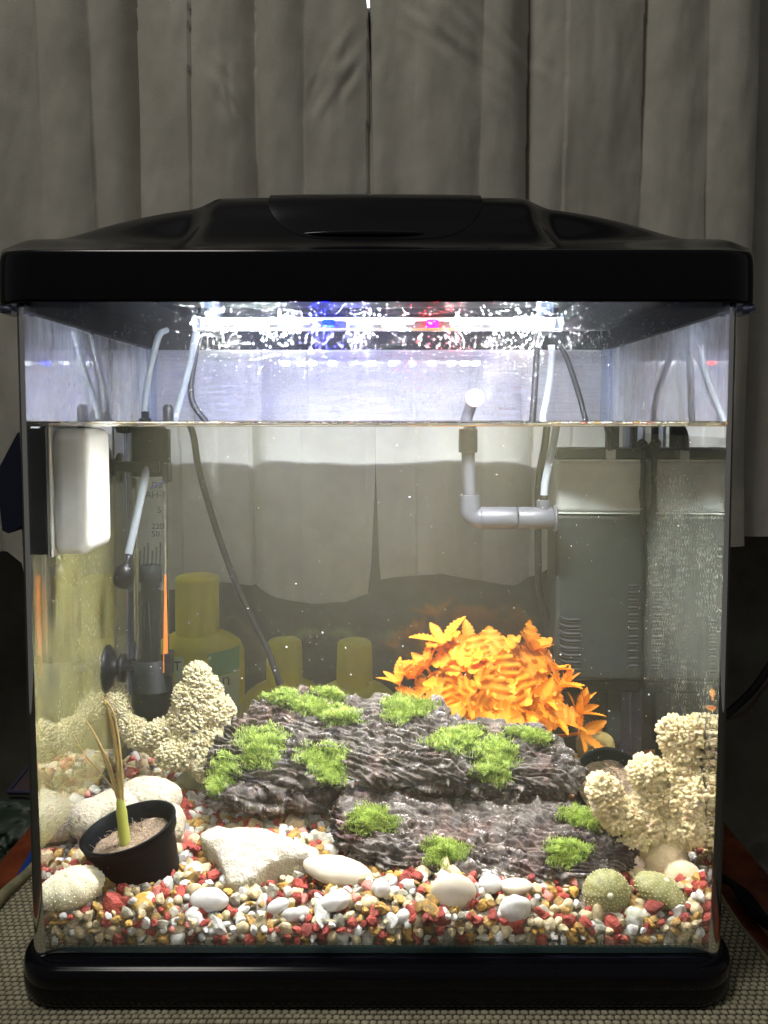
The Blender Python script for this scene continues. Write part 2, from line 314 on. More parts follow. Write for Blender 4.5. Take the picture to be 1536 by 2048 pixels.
def watermat():
    m = bpy.data.materials.new('tank_water'); m.use_nodes = True; nt = m.node_tree; N = nt.nodes; L = nt.links; N.remove(N['Principled BSDF'])
    ge = N.new('ShaderNodeNewGeometry'); sp = N.new('ShaderNodeSeparateXYZ'); L.new(ge.outputs['True Normal'], sp.inputs[0])
    ab = N.new('ShaderNodeMath'); ab.operation = 'ABSOLUTE'; L.new(sp.outputs[2], ab.inputs[0]); gt = N.new('ShaderNodeMath'); gt.operation = 'GREATER_THAN'; gt.inputs[1].default_value = .7; L.new(ab.outputs[0], gt.inputs[0])
    g = N.new('ShaderNodeBsdfGlass'); g.inputs['IOR'].default_value = 1.333; g.inputs['Roughness'].default_value = 0
    tr = N.new('ShaderNodeBsdfTransparent'); gl = N.new('ShaderNodeBsdfGlossy'); gl.inputs['Roughness'].default_value = .01; fr = N.new('ShaderNodeFresnel'); fr.inputs[0].default_value = 1.333
    nz = N.new('ShaderNodeTexNoise'); nz.inputs['Scale'].default_value = 45; bp = N.new('ShaderNodeBump'); bp.inputs['Strength'].default_value = .05; bp.inputs['Distance'].default_value = .002
    tc = N.new('ShaderNodeTexCoord'); L.new(tc.outputs['Object'], nz.inputs['Vector']); L.new(nz.outputs[0], bp.inputs['Height']); L.new(bp.outputs[0], gl.inputs['Normal'])
    tm = N.new('ShaderNodeMixShader'); L.new(fr.outputs[0], tm.inputs[0]); L.new(tr.outputs[0], tm.inputs[1]); L.new(gl.outputs[0], tm.inputs[2])
    mx = N.new('ShaderNodeMixShader'); L.new(gt.outputs[0], mx.inputs[0]); L.new(g.outputs[0], mx.inputs[1]); L.new(tm.outputs[0], mx.inputs[2]); L.new(mx.outputs[0], N['Material Output'].inputs[0])
    v = N.new('ShaderNodeVolumePrincipled'); v.inputs['Color'].default_value = (.92, .86, .58, 1); v.inputs['Density'].default_value = .22; v.inputs['Absorption Color'].default_value = (.30, .34, .12, 1)
    L.new(v.outputs[0], N['Material Output'].inputs['Volume']); return m
waterm = watermat()

# ================================================================== THE ROOM BEHIND
mb = MB(); mb.add([(-260, 47, -90), (260, 47, -90), (260, 47, 240), (-260, 47, 240)], [(0, 1, 2, 3)], 0, False)
mb.add([(-260, 47, 240), (260, 47, 240), (260, 49, 240), (-260, 49, 240)], [(0, 1, 2, 3)], 0, False)
tag(mb.build('wall', wallm), kind='structure')
mb = MB(); mb.add([(-260, -260, -70), (260, -260, -70), (260, 47, -70), (-260, 47, -70)], [(0, 1, 2, 3)], 0, False)
tag(mb.build('floor', wallm), kind='structure')

CW = 78.4                                     # distance at which the curtains hang
def cx_(px): return (px-768)/F*CW+.42
VAL = [(-330, 2.2), (-240, 1.5), (-120, 2.4), (-20, 1.2), (95, .5), (196, .9), (284, 4.2), (392, 1.3), (522, 2.6), (620, .35), (742, 1.4), (835, .3), (960, .35), (1052, 3.0), (1122, .9), (1275, 1.6), (1400, .5), (1508, 2.4), (1640, 1.6), (1760, 2.2), (1900, 1.5)]
VX = np.array([cx_(v[0]) for v in VAL]); VD = np.array([v[1] for v in VAL])
def foldY(x, z):
    xs = x + .5*np.sin(z*.035+x*.05) * .8
    k = np.clip(np.searchsorted(VX, xs)-1, 0, len(VX)-2)
    a, b = VX[k], VX[k+1]; u = np.clip((xs-a)/(b-a), 0, 1)
    w = VD[k]*np.exp(-(u/.24)**1.2*1.2)+VD[k+1]*np.exp(-((1-u)/.30)**1.2*1.2)
    y = 36+w*(.7+.3*np.sin(z*.05+k*2.3))*.8 - .6*np.sin(np.pi*u)*np.sin(k*1.7+1)
    y = y + 1.1*fbm(x*.10, z*.03, 0, 3, 5) + .30*fbm(x*.3, z*.09, 4, 3, 15) + .10*fbm(x*.5, z*.18, 0, 3, 9)
    for (qx, qz, r, a_, an) in ((cx_(455), 69, 2.6, .28, .3), (cx_(676), 69.5, 2.4, .26, -.6), (cx_(1030), 72, 2.0, .12, .9), (cx_(900), 73, 4, .1, .8)):
        dx, dz = x-qx, z-qz; s_ = dx*math.cos(an)+dz*math.sin(an); t_ = -dx*math.sin(an)+dz*math.cos(an)
        y = y + a_*2.2*fbm(s_*1.1+qx, t_*.25, 0, 2, 33)*np.exp(-(s_/r)**2*1.5-(t_/(r*1.7))**2)
    return y
def curtain(x0f, x1f, hemf, nx, label, dy=0, ztop=118):
    xs = np.linspace(0, 1, nx); zs = np.linspace(0, 1, 240)
    U, V = np.meshgrid(xs, zs, indexing='ij')
    Z0 = hemf(xs)[:, None]; Z = Z0+(ztop-Z0)*V**1.15
    X = x0f(Z)+(x1f(Z)-x0f(Z))*U
    Y = foldY(X, Z)+dy
    front = np.stack([X, Y, Z], -1); back = np.stack([X, Y+.25, Z], -1)
    mb = MB(); mb.grid(front[:, ::-1]); mb.grid(back)
    for sl in ((slice(None), 0), (0, slice(None)), (-1, slice(None))):
        mb.grid(np.stack([front[sl], back[sl]], 0), smooth=False)
    e = (Z < Z0+1.6)*0
    return tag(mb.build('curtain', linen), label, 'curtain', 'linen curtains behind the tank')
zc = lambda py: 34.3+(838-py)/F*CW
def lerp(xs, ys): xs = np.array(xs, float); ys = np.array(ys, float); return lambda q: np.interp(q, xs, ys)
def hemL(u):
    px = -420+(742+420)*u
    return np.interp(px, [-420, 0, 35, 45, 200, 380, 470, 560, 640, 700, 742], [20, 20, 19, 17.2, 17, 17.5, 18.6, 17.2, 16.4, 16.3, 17])+.15*np.sin(u*40)
gapL = lerp([0, 17, 20, 26, 30, 62, 70, 75, 82, 120], [B(735, 1190, 36)[0]]*2+[B(742, 1120, 36)[0], B(748, 1000, 36)[0], cx_(752), cx_(745), cx_(742.5), cx_(738), cx_(724), cx_(724)])
gapR = lerp([0, 17, 20, 26, 30, 62, 70, 75, 82, 120], [B(764, 1190, 36)[0]]*2+[B(759, 1120, 36)[0], B(754, 1000, 36)[0], cx_(752.5), cx_(745.5), cx_(743.5), cx_(741.5), cx_(737), cx_(737)])
curtain(lambda z: cx_(-420)+0*z, gapL, hemL, 420, 'grey linen curtain behind the tank, left of the slit')
def hemR(u):
    px = 745+(1506-745)*u
    return np.interp(px, [745, 800, 860, 930, 1000, 1040, 1100, 1300, 1420, 1506], [18.6, 19.0, 19.3, 18.6, 18.1, 18.8, 20.5, 20.5, 20.8, 20.7])
curtain(gapR, lambda z: cx_(1506)+0*z, hemR, 300, 'grey linen curtain behind the tank, between the slit and the shaded far right one')
curtain(lambda z: cx_(1470)+0*z, lambda z: cx_(1980)+0*z, lambda u: 21.3+0*u, 160, 'shaded linen curtain at the far right edge behind the others', dy=3.2)
# daylight leaking through the top of the slit: the window behind the curtains
win = thing('window', 'narrow bright strip of window behind the slit between the curtains', 'window', (cx_(733), 45, 70))
mb = MB(); mb.add([(cx_(722), 46.6, 81.7), (cx_(745), 46.6, 81.7), (cx_(745), 46.6, 90), (cx_(722), 46.6, 90)], [(0, 1, 2, 3)], 0, False)
mb.build('pane', emit('window_light', (.85, .92, 1), 2.2), win)
mb = MB()
for x in (cx_(720), cx_(747)): rbox(mb, (x, 46.3, 82), (.35, .5, 8), .1)
mb.build('frame', mat('window_frame', (.1, .09, .08), .5), win)

# ------------------------------------------------------------------ table, mat and what lies round it
tb = thing('table', 'reddish brown varnished wooden table under the woven mat', 'table', (0, 0, -3))
mb = MB(); rbox(mb, (0, 2, -1.3), (29.6, 27, 1.25), .3); mb.build('tabletop', wood, tb)
for sx in (-1, 1):
    for sy in (-1, 1):
        mb = MB(); rbox(mb, (sx*26.5, 2+sy*23.5, -36), (1.8, 1.8, 33.4), .3); mb.build('leg', wood, tb)
nx, ny = 600, 300
X, Y = np.meshgrid(np.linspace(-26.3, 24.4, nx), np.linspace(-9, 20, ny), indexing='ij')
cu = X/.46+.15*fbm(X*.3, Y*.3, 0, 2); cv = Y/.36+.3*fbm(X*.15, Y*.15, 3, 2); row = np.floor(cv)
fu = np.mod(cu+.5*np.mod(row, 2), 1); fv = np.mod(cv, 1)
hh = (np.clip(np.sin(np.pi*fu)*np.sin(np.pi*fv), 0, 1))**.5
Zm = .14+.13*hh+.12*fbm(X*.12, Y*.12, 7, 3)*ss((np.abs(X)-21)/3)
mb = MB(); mb.grid(np.stack([X, Y, Zm], -1), tint=(1-ss((hh-.34)/.3))*.97)
pm = thing('placemat', 'beige woven placemat with dark gaps spread under the tank', 'placemat', (0, 0, .05))
mb.build('weave', matcloth, pm)
mb = MB(); ys = np.linspace(-9, 20, 60)
tube(mb, [(-26.4+.25*math.sin(y*.6), y, .42+.12*math.sin(y*.9)) for y in ys], .42, 10); mb.build('hem', hemcloth, pm); mb = MB()
tube(mb, [(24.5+.12*math.sin(y*.7), y, .2) for y in ys], .16, 8); mb.build('hem', hemcloth, pm)

def wire(name, label, cat, pts, r, m, n=10):
    mb = MB(); tube(mb, spline(pts, n), r, 10); return tag(mb.build(name, m), label, cat)
wire('blue_rod', 'blue plastic rod leaning at the left beside the tank base', 'rod', [A(-60, 1935, 4), A(0, 1828, 8), A(62, 1715, 14), A(90, 1660, 20)], .30, mat('blue_plastic', (.015, .06, .32), .35))
wire('power_cable', 'glossy black cable arching down at the right of the tank', 'cable', [A(1590, 1270, 30), A(1545, 1325, 30), A(1510, 1375, 30), A(1470, 1415, 30), A(1440, 1440, 29), A(1400, 1500, 28)], .38, rubber)
wire('thin_cable', 'thin dark cable beside the arching black cable', 'cable', [A(1600, 1290, 31), A(1530, 1375, 31), A(1490, 1425, 31), A(1440, 1448, 30), A(1400, 1515, 29)], .12, mat('brown_cable', (.05, .02, .012), .4))
mb = MB()
for k in range(5):
    o = k*.32; tube(mb, spline([(22.6+o*.2, 13-o, .5+.2*k % .7), (25.4+.15*k, 10.6-o, .7), (25.6+.2*k, 6.5-o, .5+.15*(k % 3)), (28+.3*k, 2-o, .5), (31, -3-o, .4)], 8), .2, 7)
tag(mb.build('strap', matteblack), 'black crumpled cord bundle on the wood right of the base', 'cord')
# clear bag at the right, green bag and tray at the left
def crumple(poly, thick, nseed, amp, n=26):
    P = np.array(poly, float); c = P.mean(0); rings = []
    per = spline(np.vstack([P, P[:1]]), 6)[:-1]
    for t in np.linspace(1, .02, n):
        q = c+(per-c)*t; rings.append(q)
    R = np.array(rings); dn = fbm(R[..., 0]*.35, R[..., 2]*.35, R[..., 1]*.35, 4, nseed); dn = np.abs(dn)*2
    R2 = R.copy(); R2[..., 1] -= amp*dn+thick*(1-np.linspace(1, .02, n)[:, None]**3); mb = MB(); mb.grid(R2, cv=True)
    R3 = R.copy(); R3[..., 1] += .2; mb.grid(R3[:, ::-1], cv=True); return mb
tag(crumple([A(1484, 1700, 20), A(1536, 1668, 21), A(1610, 1690, 21), A(1610, 1830, 18), A(1536, 1800, 18), A(1500, 1772, 18)], 1.2, 3, 1.6).build('plastic_bag', bagm), 'crumpled clear plastic bag at the right edge beyond the table', 'bag')
tag(crumple([A(-120, 1640, 22), A(-20, 1600, 22), A(70, 1600, 22), A(120, 1640, 22), A(110, 1790, 18), A(40, 1810, 16), A(-120, 1850, 14)], 2.5, 8, 3.0, 40).build('green_bag', mat('dark_green_film', (.006, .022, .008), .5, c2=(.02, .06, .02), ns=12, thr=(.55, .7))), 'dark green crumpled bag left of the tank behind the blue rod', 'bag')
tr_ = thing('tray', 'dark plastic tray corner sticking out behind the tank at left', 'tray', A(60, 1590, 24))
mb = MB(); P = [A(18, 1590, 22), A(78, 1515, 30), A(150, 1510, 30), A(150, 1592, 22)]; prism(mb, P, (0, 0, 0), (0, 0, .3)); mb.build('tray_floor', mat('tray_grey', (.07, .05, .05), .5), tr_)
mb = MB(); tube(mb, [P[1]+np.array([0, 0, .3]), P[0]+np.array([0, 0, .3]), P[3]+np.array([0, 0, .3])], .22, 8); mb.build('rim', mat('tray_rim', (.045, .045, .09), .3), tr_)

# ================================================================== TANK
tank = thing('aquarium', 'clear glass fish tank with rounded front corners on a black base', 'aquarium', (0, 12.5, 0))
Rg = [1.05, 1.05, .25, .25]
HX, HY, CY = 20.65, 12.5, 12.5
def shell(z0, z1, R, mats, name, keep):
    # vertical wall of thickness .4 following the outline; keep(x,y) picks which run belongs to this pane
    o = rr(HX, HY, R, 12); i = rr(HX-.12, HY-.12, [max(r-.12, .05) for r in R], 12)
    ks = [k for k in range(len(o)) if keep(o[k][0], o[k][1])]
    # rotate so run is contiguous
    n = len(o); st = [k for k in ks if (k-1) % n not in ks]; s0 = st[0] if st else 0
    run = [(s0+j) % n for j in range(len(ks))]
    a = o[run]; b = i[run]; mb = MB()
    def q(p, z): return np.column_stack([p[:, 0], p[:, 1]+CY, np.full(len(p), z)])
    mb.grid(np.stack([q(a, z0), q(a, z1)]), cv=False); mb.grid(np.stack([q(b, z1), q(b, z0)]), cv=False)
    mb.grid(np.stack([q(a, z1), q(b, z1)]), smooth=False); mb.grid(np.stack([q(b, z0), q(a, z0)]), smooth=False)
    for e in (0, -1): mb.add([q(a, z0)[e], q(a, z1)[e], q(b, z1)[e], q(b, z0)[e]], [(0, 1, 2, 3)], 0, False)
    return mb.build(name, mats, tank)
shell(2.5, 41.3, Rg, glassfront, 'bent_glass', lambda x, y: y < HY-.5 or abs(x) > HX-.01)
mb = MB(); rbox(mb, (0, CY+HY-.20, 21.9), (HX-.13, .19, 19.4), .02); mb.build('back_glass', glassback, tank)
mb = MB(); loft(mb, 0, CY, HX-.13, HY-.42, [.9, .9, .2, .2], [(0, 2.5), (0, 3.15)], n=12); mb.build('bottom_glass', mat('bottom_glass', (.05, .09, .08), .15), tank)
for sx in (-1, 1):
    mb = MB(); rbox(mb, (sx*20.1, 24.0, 21.9), (.42, .42, 18.7), .15); mb.build('corner_post', clearpost, tank)
# black base
mb = MB(); loft(mb, 0, CY, 21.4, 13.75, 2.9, [(.9, .12), (.5, .15), (.15, .3), (.04, .55), (0, 1.3), (.07, 1.4), (.07, 1.46), (.03, 1.55), (.05, 2.1), (.14, 2.35), (.35, 2.5), (.6, 2.57), (.78, 2.58), (.85, 2.48)], n=14)
mb.build('base', black, tank)

# ------------------------------------------------------------------ water
mb = MB()
loft(mb, 0, CY-.14, HX-.14, HY-.28, [.91, .91, .12, .12], [(0, 3.2), (0, 10), (0, 20), (0, 30), (0, WATER+.2), (0, WATER+.28), (.05, WATER+.15), (.12, WATER+.07), (.22, WATER+.02), (.4, WATER)], n=12)
tag(mb.build('water', waterm), kind='structure')

# ================================================================== HOOD
hood = thing('aquarium_hood', 'glossy black domed plastic hood closing the top of the tank', 'aquarium lid', (0, 12, 40.7))
HXh, HYh, CYh = 21.75, 13.75, 12.55
def hz(x, Y):
    x = np.asarray(x, float)+.35; Y = np.asarray(Y, float)
    yb = ss((Y+1.2)/7)*ss((26.3-Y)/7)
    led = 9.3+2.0*yb
    dome = 11.3+2.4*np.clip(1-(x/19.6)**2, 0, 1)**.6
    g = ss((Y-1.6-2.4*(np.abs(x)/19)**2)/3.0)*ss((24-Y)/5)
    top = led+(dome-11.3)*g
    pl = ss((11.3-np.abs(x))/2.1); gp = ss((Y+1.0)/6.8)*ss((25.5-Y)/6)
    top = top+np.clip(13.65-top, 0, 9)*pl*gp
    mid = ss((12-np.abs(x))/6); top = np.maximum(top, (9.3+3.7*ss((Y+1.1)/7)*ss((26-Y)/7))*mid+top*(1-mid))
    return 34.3+top
per = rr(HXh, HYh, 3.0, 16); 
dense = []
for k in range(len(per)):
    a, b = per[k], per[(k+1) % len(per)]; m = max(1, int(np.linalg.norm(b-a)/.35))
    for j in range(m): dense.append(a+(b-a)*j/m)
dense = np.array(dense)
rings = []
for ins, z in ((.25, 40.72), (.05, 40.70), (0, 40.9), (0, 42.1), (.02, 43.0), (.05, 43.3)):
    q = dense*(1-ins/20); rings.append(np.column_stack([q[:, 0], q[:, 1]+CYh, np.full(len(q), z)]))
for t in [1-.006, 1-.014, 1-.024, 1-.036]+list(np.linspace(.95, .0, 70)):
    q = dense*max(t, .001); z = hz(q[:, 0], q[:, 1]+CYh); e = 1-t
    z = z-.22*np.exp(-(e/.010))**1 if e < .1 else z
    rings.append(np.column_stack([q[:, 0], q[:, 1]+CYh, z]))
mb = MB(); mb.grid(np.array(rings), cv=True); mb.build('shell', black, hood)
mb = MB(); loft(mb, 0, CYh, 21.5, 13.5, 2.8, [(0, 40.72), (0, 42.2)], cap0=False, cap1=False)
loft(mb, 0, CYh, 21.5, 13.5, 2.8, [(0, 42.2), (10, 42.25)], cap0=False); 
for sx in (-1, 1): rbox(mb, (sx*14, 13, 41.9), (.35, 11, .5), .1)
rbox(mb, (0, 12, 41.9), (13, .3, .5), .1); rbox(mb, (0, 24.6, 41.3), (20.2, .3, .85), .1); rbox(mb, (0, .9, 41.9), (20, .25, .35), .1)
for sx in (-1, 1): rbox(mb, (sx*20.3, 12.6, 41.3), (.3, 11.5, .85), .1)
mb.build('inner_ceiling', blackin, hood)
for sx in (-1, 1):
    mb = MB(); rbox(mb, (sx*20.7, 1.0, 40.55), (.75, .9, .28), .2); mb.build('rim_clip', clearpost, hood)
# feeding hatch
us = np.linspace(-1, 1, 60); vs = np.linspace(0, 1, 30)
U, V = np.meshgrid(us, vs, indexing='ij'); Xh = U*6.4-.1; Yf = .55+2.3*np.abs(U)**5; Yh = Yf+(8.5-Yf)*V
Zh = hz(Xh, Yh)+.16-.10*np.exp(-V*9)
mb = MB(); mb.grid(np.stack([Xh, Yh, Zh], -1))
ed = np.stack([Xh[:, 0], Yh[:, 0], Zh[:, 0]], -1); ed2 = ed-np.array([0, .05, .35]); mb.grid(np.stack([ed2, ed]))
for s_ in (0, -1):
    e = np.stack([Xh[s_], Yh[s_], Zh[s_]], -1); mb.grid(np.stack([e, e-np.array([0, 0, .35])]))
e = np.stack([Xh[:, -1], Yh[:, -1], Zh[:, -1]], -1); mb.grid(np.stack([e, e-np.array([0, 0, .35])]))
ha = mb.build('feeding_hatch', black, hood)
mb = MB(); pts = [(u*3.4-.7, .70+2.3*abs(u*3.4/6.4)**5+.12, float(hz(u*3.4-.7, .82))+.16) for u in np.linspace(-1, 1, 20)]
tube(mb, pts, [.02+.15*math.sin(math.pi*(i+.5)/20)**.5 for i in range(20)], 10); mb.build('finger_lip', black, ha)

# ------------------------------------------------------------------ LED lamp
lamp = thing('led_lamp', 'clear tube lamp of white, blue and red LEDs glowing under the hood', 'lamp', tuple(A(757, 645, 7)))
La, Lb = A(397, 645, 7), A(1114, 645, 7)
mb = MB(); tube(mb, [La+(Lb-La)*t for t in np.linspace(0, 1, 12)], .56, 20); mb.build('tube', lamptube, lamp)
mb = MB(); rbox(mb, ((La+Lb)/2+np.array([0, 0, .22])), (11.6, .52, .04), .02); mb.build('led_board', whitep, lamp)
sl = emit('strip_light', (.93, .97, 1.0), 5)
for q0, q1 in ((410, 618), (696, 828), (902, 1100)): a, b = A(q0, 645, 7), A(q1, 645, 7); mb = MB(); rbox(mb, (a+b)/2+np.array([0, -.1, .06]), ((b-a)[0]/2, .12, .14), .02); mb.build('glowing_strip', sl, lamp)
EL = 1350
ew = emit('white_led', (.93, .97, 1.0), EL); eb = emit('blue_led', (.0, .00002, 1.0), EL*2.0); er = emit('red_led', (1.0, 0, .0012), EL*.8)
cw = emit('white_chip', (1.0, .97, .91), 5600); cb = emit('blue_chip', (.0, .0002, 1.0), 2600); cr = emit('red_chip', (1.0, 0, .05), 700)
led0 = {}
for k, px in enumerate((430, 452+68*0+30, 522, 590, 657, 728, 797, 865, 933, 1000, 1045, 1085)):
    kind = 'b' if k == 4 else 'r' if k == 7 else 'w'
    c = A(px, 645, 7)+np.array([0, 0, .02])
    if kind not in led0:
        mb = MB(); v, f = ICO[2]; v = v*np.array([.44, .34, .28]); mb.add(v+c, f)
        q = np.array([(-.36, -.26, -.26), (.36, -.26, -.26), (.36, .26, -.26), (-.36, .26, -.26)]); mb.add(q+c, [(3, 2, 1, 0)], 1, False)
        o = mb.build('led', {'w': [ew, cw], 'b': [eb, cb], 'r': [er, cr]}[kind], lamp, loc=c-np.array(lamp.location)/S)
        led0[kind] = o
        if kind != 'w': o['label'] = 'blue led' if kind == 'b' else 'red led'
    else:
        o = led0[kind].copy(); col.objects.link(o); o.location = Vector(c)*S-lamp.location
for s_, P in ((-1, La), (1, Lb)):
    mb = MB(); tube(mb, [P+np.array([s_*.28, 0, 0]), P+np.array([-s_*.28, 0, 0])], .6, 20); mb.build('end_cap', clearpost, lamp)
    mb = MB(); rbox(mb, P+np.array([-s_*.8, 0, .85]), (.55, .3, .5), .08); mb.build('bracket', clearpost, lamp)

# ================================================================== EQUIPMENT
# magnetic glass cleaner: inner half, pad, outer half
mc = thing('magnet_cleaner', 'white rounded magnetic glass cleaner on the left wall under the waterline', 'glass cleaner', (-20, 4, 26.4))
mb = MB(); rbox(mb, (-17.95, 4.0, 30.02), (1.08, 2.6, 3.72), .62); mb.build('inner_body', whitep, mc)
mb = MB(); rbox(mb, (-19.12, 4.0, 30.02), (.16, 2.72, 3.84), .12); mb.build('inner_edge', whitep, mc)
mb = MB(); rbox(mb, (-19.88, 4.0, 30.02), (.6, 2.62, 3.7), .15); mb.build('felt_pad', matteblack, mc)
mb = MB(); Pz = [A(48, 862, 2), A(38, 866, 2), A(24, 892, 2), A(3, 932, 2), A(1, 1000, 2), A(8, 1060, 2), A(20, 1066, 2), A(48, 1050, 2)]
prism(mb, Pz, (0, -.2, 0), (0, 4.2, 0)); mb.build('outer_handle', navy, mc)
mb = MB(); rbox(mb, (-20.95, 4.0, 30), (.14, 2.4, 3.3), .08); mb.build('outer_pad', matteblack, mc)

# internal heater
HY_ = 18.2
hc = W(303, 1240, HY_); hx = hc[0]
heat = thing('heater', 'black capped glass tube heater standing upright in the left back corner', 'heater', (hx, HY_, 8))
zt = lambda py: W(303, py, HY_)[2]
mb = MB(); tube(mb, [(hx, HY_, z) for z in np.linspace(zt(1330), zt(955), 16)], 1.3, 32, caps=False); mb.build('glass_tube', tubeglass, heat)
zb, zm = zt(1318), zt(1440)
mb = MB(); lathe(mb, [(0, zm), (.5, zm+.03), (1.0, zm+.25), (1.35, zm+.7), (1.5, zm+1.2), (1.52, (zb+zm)/2), (1.54, (zb+zm)/2+.03), (1.5, (zb+zm)/2+.06), (1.5, zb), (1.36, zb+.05)], TR((hx, HY_, 0)), 36)
mb.build('bottom_cap', matteblack, heat)
mb = MB(); z0, z1 = zt(952), zt(858)
lathe(mb, [(1.3, z0), (1.42, z0+.05), (1.42, z0+1.1), (1.3, z0+1.3), (1.28, z1), (1.1, z1+.3), (0, z1+.32)], TR((hx, HY_, 0)), 36)
rbox(mb, (hx+.6, HY_, (z0+z1)/2), (.9, .5, (z1-z0)/2), .1); mb.build('top_cap', matteblack, heat)
mb = MB(); kx = A(290, 820, HY_); lathe(mb, [(0, 33.2), (.62, 33.3), (.62, 34.05), (.45, 34.35), (.3, 34.4), (.3, 34.9), (0, 34.95)], TR((kx[0], HY_, 0)), 24)
for k in range(16):
    a = k*math.pi/8; rbox(mb, (kx[0]+.62*math.cos(a), HY_+.62*math.sin(a), 33.8), (.07, .07, .3), .03)
mb.build('cable_gland', rubber, heat)
kx2 = A(336, 815, HY_); mb = MB(); lathe(mb, [(.55, 33), (.55, 34.1), (.42, 34.2), (.42, 35.2), (.3, 35.45), (0, 35.5)], TR((kx2[0], HY_, 0)), 20); mb.build('dial', rubber, heat)
# inner element
mb = MB(); lathe(mb, [(0, zt(1330)), (.72, zt(1328)), (.72, zt(1165)), (.85, zt(1163)), (.85, zt(1130)), (0, zt(1128))], TR((hx-.05, HY_, 0)), 20)
tube(mb, [(hx-.45, HY_-.5, zt(1300)), (hx-.3, HY_-.78, zt(1200)), (hx-.05, HY_-.78, zt(1200)), (hx+.1, HY_-.7, zt(1300))], .06, 6)
for k in range(6): tube(mb, [(hx-.75+k*.3, HY_-.4, zt(1130)), (hx-.7+k*.3, HY_-.3, zt(1100-8*(k % 3)))], .05, 6)
mb.build('element', matteblack, heat)
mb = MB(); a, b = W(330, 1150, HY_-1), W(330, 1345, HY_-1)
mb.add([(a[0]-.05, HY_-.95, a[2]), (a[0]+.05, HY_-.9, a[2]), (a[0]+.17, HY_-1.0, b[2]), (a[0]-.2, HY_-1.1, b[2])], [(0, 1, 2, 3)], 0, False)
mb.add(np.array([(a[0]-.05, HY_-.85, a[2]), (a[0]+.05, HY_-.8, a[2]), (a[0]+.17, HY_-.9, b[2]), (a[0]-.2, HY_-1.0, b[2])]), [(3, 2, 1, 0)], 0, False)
mb.build('orange_reflection', orange_refl, heat)  # orange reflection on the tube, built as a coloured strip
wl = -19.4; mb = MB(); a, b = wl, hx-1.2
for (q, zz) in ((1, hx), (2, hx)):
    pass
mb = MB(); rbox(mb, (hx+.6-1.2, HY_-.9, zt(932)), (1.6, .5, .38), .12); rbox(mb, (hx+1.35, HY_-.2, zt(945)), (.22, .8, .75), .1)
mb.build('clip', rubber, heat)
mb = MB(); rbox(mb, (hx-1.1, HY_, zt(1330)), (1.4, 1.0, .22), .1); rbox(mb, (hx+1.35, HY_-.3, zt(1325)), (.22, .8, .9), .1); mb.build('clip', rubber, heat)
def suction(name, x, y, z, r, par):
    mb = MB(); lathe(mb, [(0, 0), (r, .05), (r, .16), (r*.8, .42), (r*.4, .6), (r*.36, 1.0), (r*.62, 1.1), (r*.62, 1.35), (0, 1.4)], TR((x, y, z), (1, 0, 0)), 28)
    return mb.build(name, rubber, par)
suction('suction_cup', -20.55, HY_, zt(1335), 1.75, heat); suction('suction_cup', -20.55, HY_, zt(935), 1.75, heat)
# print on the tube
def text(body, size, M, m, parent, name='print'):
    c = bpy.data.curves.new('txt', 'FONT'); c.body = body; c.size = size*S; c.extrude = .00005; c.align_x = 'LEFT'
    o = bpy.data.objects.new('txt', c); col.objects.link(o); bpy.context.view_layer.update()
    me = bpy.data.meshes.new_from_object(o.evaluated_get(bpy.context.evaluated_depsgraph_get())); bpy.data.objects.remove(o); bpy.data.curves.remove(c)
    me.materials.clear(); me.materials.append(m); p = bpy.data.objects.new(name, me); col.objects.link(p)
    M = M.copy(); M.translation = M.translation*S
    off = Vector((0, 0, 0)); q = parent
    while q is not None: off += q.location; q = q.parent
    M.translation = M.translation-off; p.matrix_local = M
    p.parent = parent; return p
up90 = Matrix.Rotation(math.pi/2, 4, 'X')
for body, px, py, sz in (('Da', 303, 976, .66), ('AH-1', 290, 996, .72), ('5', 314, 1026, .66), ('220', 303, 1058, .60), ('50', 303, 1073, .60)):
    p = W(px, py, HY_-1.32); text(body, sz, Matrix.Translation(Vector([float(c) for c in p])) @ up90, ink, heat)
mb = MB(); p = W(300, 975, HY_-1.33); tube(mb, spline([p+np.array([0, 0, -.1]), p+np.array([.5, 0, .18]), p+np.array([1.2, 0, .5])], 6), [.02]+[.1]*10+[.02]*2, 6); mb.build('print', blueink, heat)

# air hose with weight (left) and venturi hose (right)
ah = thing('air_hose', 'milky silicone air hose ending in a black weight, left of the heater print', 'hose', tuple(W(248, 1175, 14)))
a0, a1 = A(392, 668, 21), A(350, 838, 21)
b0, b1, b2 = W(308, 858, 17.5), W(285, 980, 16.5), W(257, 1108, 15.5)
mb = MB(); tube(mb, spline([A(405, 600, 21), a0, A(374, 750, 21), a1, W(309, 852, 18.5), b1, b2], 10), .29, 14); mb.build('hose', silicone, ah)
cwt = W(248, 1150, 15.3)
mb = MB(); lathe(mb, [(0, -.95), (.5, -.9), (.72, -.5), (.75, 0), (.66, .5), (.3, .78), (.2, .9), (.2, 1.5), (0, 1.55)], TR(cwt, (.25, 0, 1)), 20); mb.build('weight', rubber, ah)
mb = MB(); tube(mb, spline([A(333, 660, 19.5), A(318, 672, 18.5), A(302, 730, 18.3), A(293, 780, 18.2), A(289, 822, 18.2)], 8), .26, 12)
tag(mb.build('cable_sleeve', silicone), 'milky silicone sleeve rising from the ribbed heater gland', 'hose')
